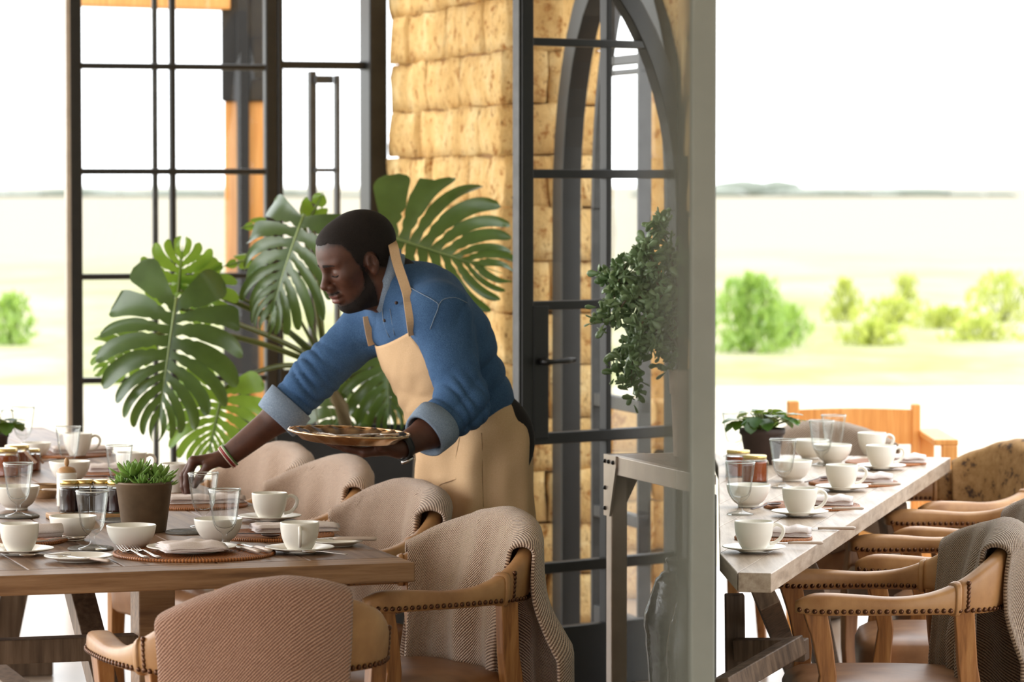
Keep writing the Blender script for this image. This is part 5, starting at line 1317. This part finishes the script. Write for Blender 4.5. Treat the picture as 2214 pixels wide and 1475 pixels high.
# --- apron: bib laid on the chest, skirt wrapped round the hips, strap over the neck
trk = Blob(); trk.p = sh.p[:4]
def onto(p, n_, fld, lift):
    q = A3(p) + A3(n_)*0.30; d = -A3(n_)
    for _ in range(80):
        e = fld.ev(q[None])[0]
        if e < lift: break
        q = q + d*max(0.0006, (e-lift)*0.8)
    return Vector(q)
apron = empty('apron', (0, 0, 0)); put(apron, man); apron['label'] = 'sand cotton bib apron'
bt, bw = nek + (che-nek)*0.62, wai + (pel-wai)*0.25
rows = []; NB = 34
for i in range(NB+1):
    t_ = i/NB; c_ = bt + (bw-bt)*t_; sk_ = 0.02*(1-t_); hw = 0.116 + 0.075*t_**1.6; r = []
    for j in range(33):
        a = -1 + 2*j/32; th_ = a*(0.75 + 0.75*t_)
        n_ = (TF*math.cos(th_) + PL*math.sin(th_)).normalized(); src = c_ + PL*a*hw*0.55 + spine*a*sk_
        p = onto(src, n_, trk, 0.009); w_ = 0.005*math.sin(9*a + 14*t_ + 2*math.sin(5*t_))*t_ + 0.004*math.sin(22*t_ + 4*a)*math.exp(-((t_-0.75)/0.25)**2)
        r.append(Lc(p + n_*(0.003 + abs(w_))))
    rows.append(r)
bib = MB().grid(rows).build('bib', M['apron'], apron, solid=0.003, off=1)
mb = MB(); mb.tube([r for r in [rows[2][j] + (TF*0.002) for j in range(33)]], 0.0011, 5); mb.build('hem_seam', M['apron'], apron)
def strap(pts, nm):
    P = catmull([tuple(Lc(p)) for p in pts], 5); rs = []
    for i, p in enumerate(P):
        p = Vector(p); d = (Vector(P[min(i+1, len(P)-1)]) - Vector(P[max(i-1, 0)])).normalized(); vw = Vector((0.15, -1, 0.1)); s_ = d.cross(vw).normalized()
        u_ = s_.cross(d); rs.append([p + s_*0.0125 + u_*0.002, p + s_*0.0125 - u_*0.002, p - s_*0.0125 - u_*0.002, p - s_*0.0125 + u_*0.002])
    return flat(MB().rings(rs), nm, M['apron'], apron)
strap([march(x_, y_, sh, l_) for x_, y_, l_ in ((893, 724, 0.010), (889, 695, 0.012), (884, 660, 0.014), (879, 630, 0.020))] + [cc_ + cx*0.088 - cy*0.042 + ca*0.008, cc_ + cx*0.070 - cy*0.078 + ca*0.026, cc_ + cx*0.02 - cy*0.098 + ca*0.028], 'strap')
strap([march(x_, y_, sh, 0.008) for x_, y_ in ((806, 745), (801, 722), (797, 700), (795, 684))], 'strap')
rows = []; zt, NS = at(1000, 852, 9.53).z, 44
hipx = [(852, 994, 0.122, 0.170), (880, 1010, 0.130, 0.185), (925, 1022, 0.138, 0.198), (1000, 1024, 0.142, 0.202), (1100, 1026, 0.140, 0.205), (1250, 1030, 0.145, 0.215), (1420, 1034, 0.150, 0.220)]
for (py, px, hd, hw) in catmull(hipx, 7):
    c_ = at(px, py, 9.545); r = []; dn = max(0.0, (py-852)/500)
    for j in range(73):
        a = math.radians(-158 + 316*j/72); e = PF*math.cos(a)*hd + PL*math.sin(a)*hw; n_ = e.normalized()
        f = 0.030*min(0.6, dn)*math.sin(a*6.2 + 0.8 + 2.2*dn) + 0.016*min(0.6, dn)*math.sin(a*11 + 2 + 2*dn) + 0.004*math.sin(py*0.045 + a*7)*math.exp(-((py-960)/70)**2) + 0.004*math.sin(py*0.03 + a*4)*math.exp(-((py-890)/50)**2)
        r.append(Lc(c_ + e + n_*f))
    rows.append(r)
skirt = MB().grid(rows).build('skirt', M['apron'], apron, solid=0.003, off=1)
mb = MB()
def rowpt(py, j): i = min(range(len(rows)), key=lambda k: abs((at(1020, 0, 9.5).z and px_of(rows[k][36] + man.location)[1]) - py)); return rows[i][j]
pk = [rowpt(y_, j) + (rowpt(y_, j) - (Lc(at(1024, y_, 9.545)))).normalized()*0.003 for y_, j in ((935, 47), (985, 46), (1030, 46), (1042, 42), (1050, 40))]
mb.tube(pk, 0.0013, 5); pk = [rowpt(y_, 52) + (rowpt(y_, 52) - (Lc(at(1024, y_, 9.545)))).normalized()*0.003 for y_ in (930, 960, 1000, 1040, 1090)]; mb.tube(pk, 0.0012, 5)
mb.build('pocket_seam', plain('seam_shadow_thread', lin(150, 116, 84), 0.9), apron)
# --- trousers and shoes
tr3 = Blob()
tr3.cap(wai, pel, 0.10, 0.118, 0.04, PL, 0.70)
feet = []
for s, fw in ((1, 0.05), (-1, -0.05)):
    hip = pel + PL*s*0.085 - PF*0.02; kn = Vector((man.location.x, man.location.y, 0.50)) + PL*s*0.10 + PF*(fw*0.6-0.03); an = Vector((man.location.x, man.location.y, 0.09)) + PL*s*0.11 + PF*(fw*0.6-0.06)
    tr3.cap(hip, kn, 0.096, 0.066, 0.04).cap(kn, an, 0.068, 0.058, 0.03); feet.append(an)
tr3.cap(pel - PF*0.05 + PL*0.05 - Vector((0, 0, 0.04)), pel - PF*0.05 - PL*0.05 - Vector((0, 0, 0.04)), 0.095, 0.095, 0.05)
VT, QT = tr3.mesh(0.008); np_mesh('trousers', VT - loc, QT, M['trousers'], man, 2)
for an in feet:
    b_ = Blob(); f0 = Vector((an.x, an.y, 0.045)); b_.cap(f0 - PF*0.05, f0 + PF*0.10, 0.042, 0.040, 0.02).cap(f0, f0 + PF*0.16 - Vector((0, 0, 0.008)), 0.045, 0.034, 0.02).cap(an, f0, 0.05, 0.045, 0.02)
    VV, QQ = b_.mesh(0.006); VV[:, 2] = np.maximum(VV[:, 2], 0.002); np_mesh('shoe', VV - loc, QQ, M['planter'], man, 2)
# --- bracelet and watch
def band_on(c_, d, r, w_, mat, nm, parent=man):
    d = Vector(d).normalized(); q = d.orthogonal().normalized(); e = d.cross(q); mb = MB()
    ring = [Lc(Vector(c_) + (q*math.cos(a) + e*math.sin(a))*r) for a in [2*PI*k/36 for k in range(37)]]
    mb.tube(ring, w_, 8); return mb.build(nm, mat, parent)
wd = (rwr - rcu).normalized(); red = plain('red_beads', lin(150, 30, 40), 0.4); whi = plain('white_beads', lin(225, 205, 190), 0.4); grn = plain('green_beads', lin(70, 120, 50), 0.4)
br = band_on(rwr - wd*0.004, wd, 0.0325, 0.0024, red, 'bracelet'); band_on(rwr - wd*0.009, wd, 0.0330, 0.0018, whi, 'bead_row', br); band_on(rwr + wd*0.001, wd, 0.0322, 0.0018, whi, 'bead_row', br); band_on(rwr - wd*0.013, wd, 0.0335, 0.0018, grn, 'bead_row', br)
wd = (lwr - lcu).normalized(); wc = lwr - wd*0.008
q0 = wd.orthogonal().normalized(); e0 = wd.cross(q0); rs = [[Lc(wc + wd*o_ + (q0*math.cos(a) + e0*math.sin(a))*(0.033 + h_)) for o_, h_ in ((-0.010, 0), (-0.010, 0.003), (0.010, 0.003), (0.010, 0))] for a in [2*PI*k/32 for k in range(33)]]
wt = MB().rings(rs, cap=False).build('watch', M['planter'], man); dnv = (Vector((0.1, -0.25, -1)) - wd*wd.dot(Vector((0.1, -0.25, -1)))).normalized()
fc = MB(); rot = dnv.to_track_quat('Z', 'Y').to_matrix(); fc.lathe([(0, 0), (0.017, 0), (0.0185, 0.003), (0.0175, 0.008), (0.0, 0.009)], 24, Lc(wc + dnv*0.034), rot); fc.build('watch_case', M['steel'], wt)

# ---------------------------------------------------------------- tray of cutlery on his palm
tc_ = at(755, 941, 9.0); trz = 0.0
tray = empty('tray', tc_, 0, 'scalloped bronze tray on his palm holding loose cutlery', 'tray'); tray.rotation_euler = (math.radians(1.0), math.radians(3.2), 0)
mb = MB(); rs = []; NT_ = 96
prof = [(0.0, -0.012), (0.105, -0.012), (0.116, -0.010), (0.128, 0.001), (0.146, 0.006), (0.151, 0.009), (0.149, 0.0065), (0.130, -0.003), (0.117, -0.0145), (0.105, -0.0165), (0.0, -0.0165)]
for i in range(NT_):
    a = 2*PI*i/NT_; sc_ = 1 + 0.014*abs(math.sin(a*8)); ring = []
    for r, z_ in prof:
        f = max(0, (r-0.11)/0.04); ring.append(Vector((r*(1 + (sc_-1)*f)*math.cos(a), r*(1 + (sc_-1)*f)*math.sin(a), z_ + f*0.0025*math.cos(a*16))))
    rs.append(ring)
n_ = len(prof); fs = []
mb.add([p for r in rs for p in r], [(i*n_+k, ((i+1) % NT_)*n_+k, ((i+1) % NT_)*n_+k+1, i*n_+k+1) for i in range(NT_) for k in range(n_-1)])
mb.build('tray_dish', M['bronze'], tray)
mb = MB(); mb.tube([Vector((0.1505*math.cos(a)*(1 + 0.014*abs(math.sin(a*8))), 0.1505*math.sin(a)*(1 + 0.014*abs(math.sin(a*8))), 0.008)) for a in [2*PI*k/160 for k in range(161)]], [0.0028 + 0.0007*math.sin(k*1.2) for k in range(161)], 6); mb.build('rope_edge', M['bronze'], tray)
for i, (kind, dx, dy, dz, rz, lab) in enumerate((('fork', -0.045, 0.01, 0.006, 0.6, 'fork on the tray, tines raised'), ('fork', -0.06, -0.01, 0.009, 0.9, 'second fork lying across the tray'), ('spoon', 0.0, -0.02, 0.006, -1.1, 'small spoon in the middle of the tray'), ('spoon', 0.05, 0.0, 0.008, -1.75, 'spoon on the tray nearest his wrist'), ('knife', -0.01, 0.04, -0.004, 1.4, 'knife lying at the back of the tray'))):
    place_xy(kind, tc_.x + dx, tc_.y + dy, tc_.z - 0.012 + max(0, dz), lab, 'cutlery on the tray', rz)
# ---------------------------------------------------------------- swiss cheese plant
RIB = leafm('leaf_rib', lin(128, 150, 84), lin(158, 176, 112), 0.15)
def monstera(o, name, base, d, n, L, W, mat, seed, droop=0.5, fold=0.25, nf=8, bs=-1.05):
    """a split leaf: base of the blade, direction to its tip d, upper-side normal n, length L, width W"""
    rnd = random.Random(seed); base, d = Vector(base), Vector(d).normalized(); n = Vector(n); n = (n - d*n.dot(d)).normalized(); sd = d.cross(n)
    mb = MB()
    def mid(t_): return base + d*(L*t_) - n*(droop*L*t_*t_*0.45)
    for s in (1, -1):
        edges = [-0.06] + [(k/nf)**0.95*0.98 + rnd.uniform(-0.014, 0.014) for k in range(1, nf)] + [1.02]
        for k in range(nf):
            t0, t1 = edges[k], edges[k+1]; rows = []; deep0 = 0.42 + rnd.uniform(-0.08, 0.2); deep1 = 0.42 + rnd.uniform(-0.08, 0.2)
            crl = rnd.uniform(-0.05, 0.34); h0, h1 = rnd.uniform(0.13, 0.2), rnd.uniform(0.13, 0.2); lenk = rnd.uniform(0.93, 1.06); twk = rnd.uniform(-0.10, 0.10); tm = (t0+t1)/2
            ns, nw = 20, 5
            for i in range(ns+1):
                x = i/ns; row = []
                gap = lambda hc_, dp: 0.34*math.exp(-((x-hc_)/0.06)**2) + 0.22*math.exp(-((x-hc_-0.16)/0.04)**2) + (0.04 + 0.26*max(0, (x-dp)/(1-dp))**0.7 if x > dp else 0)
                g0 = 0 if k == 0 else gap(h0, deep0); g1 = 0 if k == nf-1 else gap(h1, deep1)
                tip = max(0.0, (x-0.80)/0.20); nar = math.sqrt(max(0.03, 1 - 0.90*tip**2.4))
                for j in range(nw+1):
                    q = j/nw; a = t0 + (t1-t0)*g0*0.5; b = t1 - (t1-t0)*g1*0.5; c_ = (a+b)/2; tt = c_ + (a + (b-a)*q - c_)*nar
                    al = bs + (1.10-bs)*max(0, tt+0.06)**0.72                 # veins fan out from back-swept to forward-swept
                    wid = (W*0.5*(0.80 + 0.35*math.sin(PI*min(1, max(0, tt)*1.1))) * (1.0 - 0.42*max(0, tt-0.35)/0.65))*lenk
                    u = x*wid; al2 = al + 0.30*x*x*(1 if tt > 0.15 else 0.2)   # tips bend forward
                    m_ = mid(max(0.0, tt)*0.80)
                    lat, fwd = u*math.cos(al2), u*math.sin(al2)
                    p = m_ + sd*s*lat + d*fwd + n*(fold*u*(1 - x*0.9) - droop*0.55*u*x - crl*u*x*x + twk*u*(q-0.5) - 0.04*u*math.sin(q*PI))
                    row.append(p)
                rows.append(row)
            mb.grid(rows)
    lf = mb.build(name, mat, o)
    st = MB(); st.tube([mid(t_) - n*0.002 for t_ in (-0.03, 0.1, 0.3, 0.5, 0.7, 0.9, 0.98)], [0.006, 0.006, 0.005, 0.004, 0.003, 0.002, 0.001], 6); st.build('midrib', RIB, lf)
    return lf
YM = 12.3
pc = at(752, 1010, YM); pc.z = 0
mo = empty('swiss_cheese_plant', (0, 0, 0), 0, 'big split-leaved cheese plant in a black planter between the windows and the stone pier', 'plant')
zt = at(735, 925, YM).z
mb = MB(); hw = 0.17
mb.rings([[Vector((pc.x + x*k, YM + y*k, z)) for x, y in ((-0.235, -0.2), (0.235, -0.2), (0.235, 0.2), (-0.235, 0.2))] for k, z in ((0.86, 0.0), (1.0, zt), (0.94, zt), (0.94, zt-0.04))])
flat(mb, 'planter', M['planter'], mo, 0.008)
flat(MB().box((pc.x, YM, zt-0.05), (0.43, 0.37, 0.03)), 'soil', M['soil'], mo)
crown = at(705, 800, YM)
def stem(pts, r0=0.011, r1=0.007):
    P = catmull([tuple(p) for p in pts], 6); n_ = len(P); MB().tube(P, [r0 + (r1-r0)*i/(n_-1) for i in range(n_)], 7).build('stem', M['stem'], mo)
base = Vector((pc.x, YM, zt-0.03))
MB().tube([base, base + Vector((-0.02, 0, 0.10)), crown + Vector((0.01, 0, -0.06))], [0.026, 0.024, 0.018], 9).build('stem', plain('cane', lin(110, 92, 60), 0.8), mo)
LV = [ # base px, tip px, depth, normal, width, material, droop
    ((380, 652), (335, 955), 11.8, (0.12, -0.90, 0.55), 0.45, 'leaf', 0.25, ((706, 790), (600, 735), (480, 690), (376, 664))),
    ((655, 470), (560, 712), 11.9, (-0.30, -0.85, 0.45), 0.42, 'leaf', 0.3, ((704, 780), (690, 690), (668, 560), (657, 478))),
    ((832, 508), (1092, 590), 12.2, (-0.10, -0.95, 0.25), 0.54, 'leaf', 0.12, ((712, 780), (760, 660), (800, 560), (830, 512))),
    ((482, 842), (446, 1000), 12.0, (0.10, -0.95, 0.30), 0.34, 'leafbright', 0.15, ((700, 800), (620, 790), (545, 808), (486, 838))),
    ((830, 730), (850, 930), 12.35, (0.25, -0.90, 0.30), 0.36, 'leaf', 0.30, ((716, 800), (760, 740), (800, 715), (828, 727))),
    ((385, 628), (395, 528), 12.1, (0.0, -0.75, -0.60), 0.26, 'leafbright', -0.1, ((704, 785), (600, 700), (470, 640), (390, 628))),
    ((292, 742), (206, 800), 12.0, (0.0, -0.80, 0.45), 0.20, 'leafbright', 0.3, ((702, 795), (560, 742), (400, 712), (300, 738))),
    ((418, 600), (470, 690), 12.1, (0.1, -0.85, -0.4), 0.22, 'leafbright', 0.3, None),
    ((905, 760), (880, 900), 12.6, (0.2, -0.9, 0.2), 0.30, 'leaf', 0.3, None),
    ((762, 850), (700, 960), 12.5, (0.0, -0.9, 0.3), 0.26, 'leaf', 0.3, None),
    ((672, 470), (698, 418), 12.0, (0.2, -0.9, 0.2), 0.09, 'leafbright', 0.2, None),
    ((540, 560), (480, 575), 12.3, (0.2, -0.8, 0.5), 0.06, 'leafbright', 0.1, None),
    ((572, 480), (520, 492), 12.3, (0.2, -0.8, 0.5), 0.05, 'leafbright', 0.1, None),
]
for i, (b, tpx, Y, n_, W, mt, dr, path) in enumerate(LV):
    B, T = at(b[0], b[1], Y), at(tpx[0], tpx[1], Y - 0.05); L = (T-B).length
    monstera(mo, 'leaf', B, T-B, n_, L, W, M[mt], 40+i, dr, 0.2, 10 if i == 0 else 9 if W > 0.3 else 5 if W > 0.15 else 2, (-1.05, -0.45, -0.6)[i] if i < 3 else -0.9)
    if path:
        ps = [at(x_, y_, YM + (Y-YM)*k/(len(path)-1)) for k, (x_, y_) in enumerate(path)]; stem(ps)
    else:
        stem([crown, (crown + B)/2 + Vector((0, 0, 0.05)), B], 0.007, 0.004)
for x_ in (655, 690, 722): stem([at(x_, 925, YM-0.1), at(x_ - 8, 860, YM-0.1), at(x_ + 16, 800, YM)], 0.002, 0.0015)

# ---------------------------------------------------------------- jade plant in a clay pot on the console
pp = on(1484, 975, CZ); pp.y = 9.62; pp.x = (1484-1107)/FPX*9.62
jo = empty('jade_plant', (pp.x, pp.y, CZ), 0, 'trailing jade plant in a pale clay pot on the steel console', 'plant')
hh = at(1484, 800, 9.62).z - CZ
MB().lathe([(0, 0), (0.031, 0), (0.033, 0.003), (0.040, hh*0.72), (0.044, hh*0.73), (0.047, hh), (0.042, hh), (0.040, hh-0.02), (0, hh-0.02)], 36).build('pot', M['clay'], jo)
MB().lathe([(0, hh-0.015), (0.0395, hh-0.017), (0.0395, hh-0.03)], 24).build('soil', M['soil'], jo)
rnd = random.Random(12); lf, br_ = MB(), MB()
def jleaf(p, d, L):
    d = d.normalized(); sd = d.cross(Vector((rnd.gauss(0, 1), rnd.gauss(0, 1), rnd.gauss(0, 0.6)))).normalized(); up = d.cross(sd); rs = []
    for s, w_ in ((0.0, 0.10), (0.3, 0.55), (0.65, 1.0), (0.9, 0.75), (1.0, 0.15)):
        c_ = p + d*L*s; rs.append([c_ + sd*math.cos(a)*L*0.26*w_ + up*math.sin(a)*L*0.07*(0.4 + 0.6*w_) for a in [2*PI*k/8 for k in range(8)]])
    lf.rings(rs)
tw = [((1484, 800), (1470, 640), (1440, 520), (1425, 470)), ((1484, 800), (1490, 660), (1500, 540), (1512, 480)), ((1484, 800), (1440, 650), (1380, 560), (1345, 590), (1325, 650)),
      ((1484, 800), (1430, 680), (1370, 640), (1330, 680), (1300, 692)), ((1484, 800), (1440, 690), (1395, 690), (1370, 760), (1365, 830)), ((1484, 800), (1420, 720), (1380, 720), (1350, 770), (1345, 800)),
      ((1484, 800), (1450, 650), (1410, 560), (1398, 530), (1390, 560)), ((1484, 800), (1460, 680), (1430, 640), (1420, 700), (1418, 760)), ((1484, 800), (1470, 620), (1455, 560), (1450, 620)),
      ((1484, 800), (1440, 640), (1400, 620), (1378, 660), (1372, 730)), ((1484, 800), (1460, 700), (1480, 560)), ((1484, 800), (1410, 650), (1350, 610), (1330, 610), (1318, 590)),
      ((1484, 800), (1420, 690), (1380, 760), (1375, 860)), ((1484, 800), (1430, 640), (1395, 600), (1375, 640)), ((1484, 800), (1470, 700), (1455, 730), (1440, 800))]
for path in tw:
    yy = rnd.uniform(-0.10, 0.05); ps = catmull([tuple(at(x_, y_, 9.62 + yy*min(1, k*0.5)) - Vector((pp.x, pp.y, CZ))) for k, (x_, y_) in enumerate(path)], 7)
    br_.tube(ps, [0.004*(1 - 0.7*i/len(ps)) for i in range(len(ps))], 5)
    for i in range(5, len(ps)):
        for k in range(6):
            if Vector(ps[i]).x + pp.x > 0.485: continue
            p = Vector(ps[i]); d = Vector((rnd.gauss(0, 1), rnd.gauss(0, 0.8), rnd.gauss(0.1, 0.9))); jleaf(p + Vector((rnd.gauss(-0.004, 0.012), rnd.gauss(0, 0.012), rnd.gauss(0, 0.012))), d, rnd.uniform(0.022, 0.040))
lf.build('leaves', M['jade'], jo); br_.build('branches', plain('jade_bark', lin(104, 88, 66), 0.8), jo)

# ---------------------------------------------------------------- glazed jars under the console
def vase(px, ptop, Y, rmax, label):
    zt_ = at(px, ptop, Y).z; o = empty('glazed_vase', ((px-1107)/FPX*Y, Y, 0), 0, label, 'vase', 'black glazed vases beside the console')
    P = smooth_prof([(0, 0), (rmax*0.52, 0), (rmax*0.54, 0.01), (rmax*0.62, zt_*0.2), (rmax*0.82, zt_*0.45), (rmax, zt_*0.70), (rmax*0.94, zt_*0.82), (rmax*0.62, zt_*0.92), (rmax*0.33, zt_*0.955)], 5)
    n_ = 64; rs = []; mb = MB(); vs = []
    for i in range(n_):
        a = 2*PI*i/n_
        for r, z in P:
            g = 0.0022*math.sin(z*420)*(1 if z > zt_*0.6 else 0.3) + 0.002*noise.noise(Vector((math.cos(a)*6, math.sin(a)*6, z*14)))
            vs.append(Vector(((r+g)*math.cos(a), (r+g)*math.sin(a), z)))
    m_ = len(P); mb.add(vs, [(i*m_+k, ((i+1) % n_)*m_+k, ((i+1) % n_)*m_+k+1, i*m_+k+1) for i in range(n_) for k in range(m_-1)])
    mb.build('body', M['glaze'], o)
    MB().lathe(smooth_prof([(rmax*0.33, zt_*0.95), (rmax*0.30, zt_*0.975), (rmax*0.36, zt_*0.99), (rmax*0.36, zt_), (rmax*0.27, zt_), (rmax*0.25, zt_*0.95)], 3), 40).build('rim', M['glaze'], o)
vase(1464, 1208, 9.12, 0.080, 'black glazed vase with a small neck, the taller one by the console')
vase(1486, 1268, 8.3, 0.045, 'black glazed vase, the lower one in front by the screen wall')
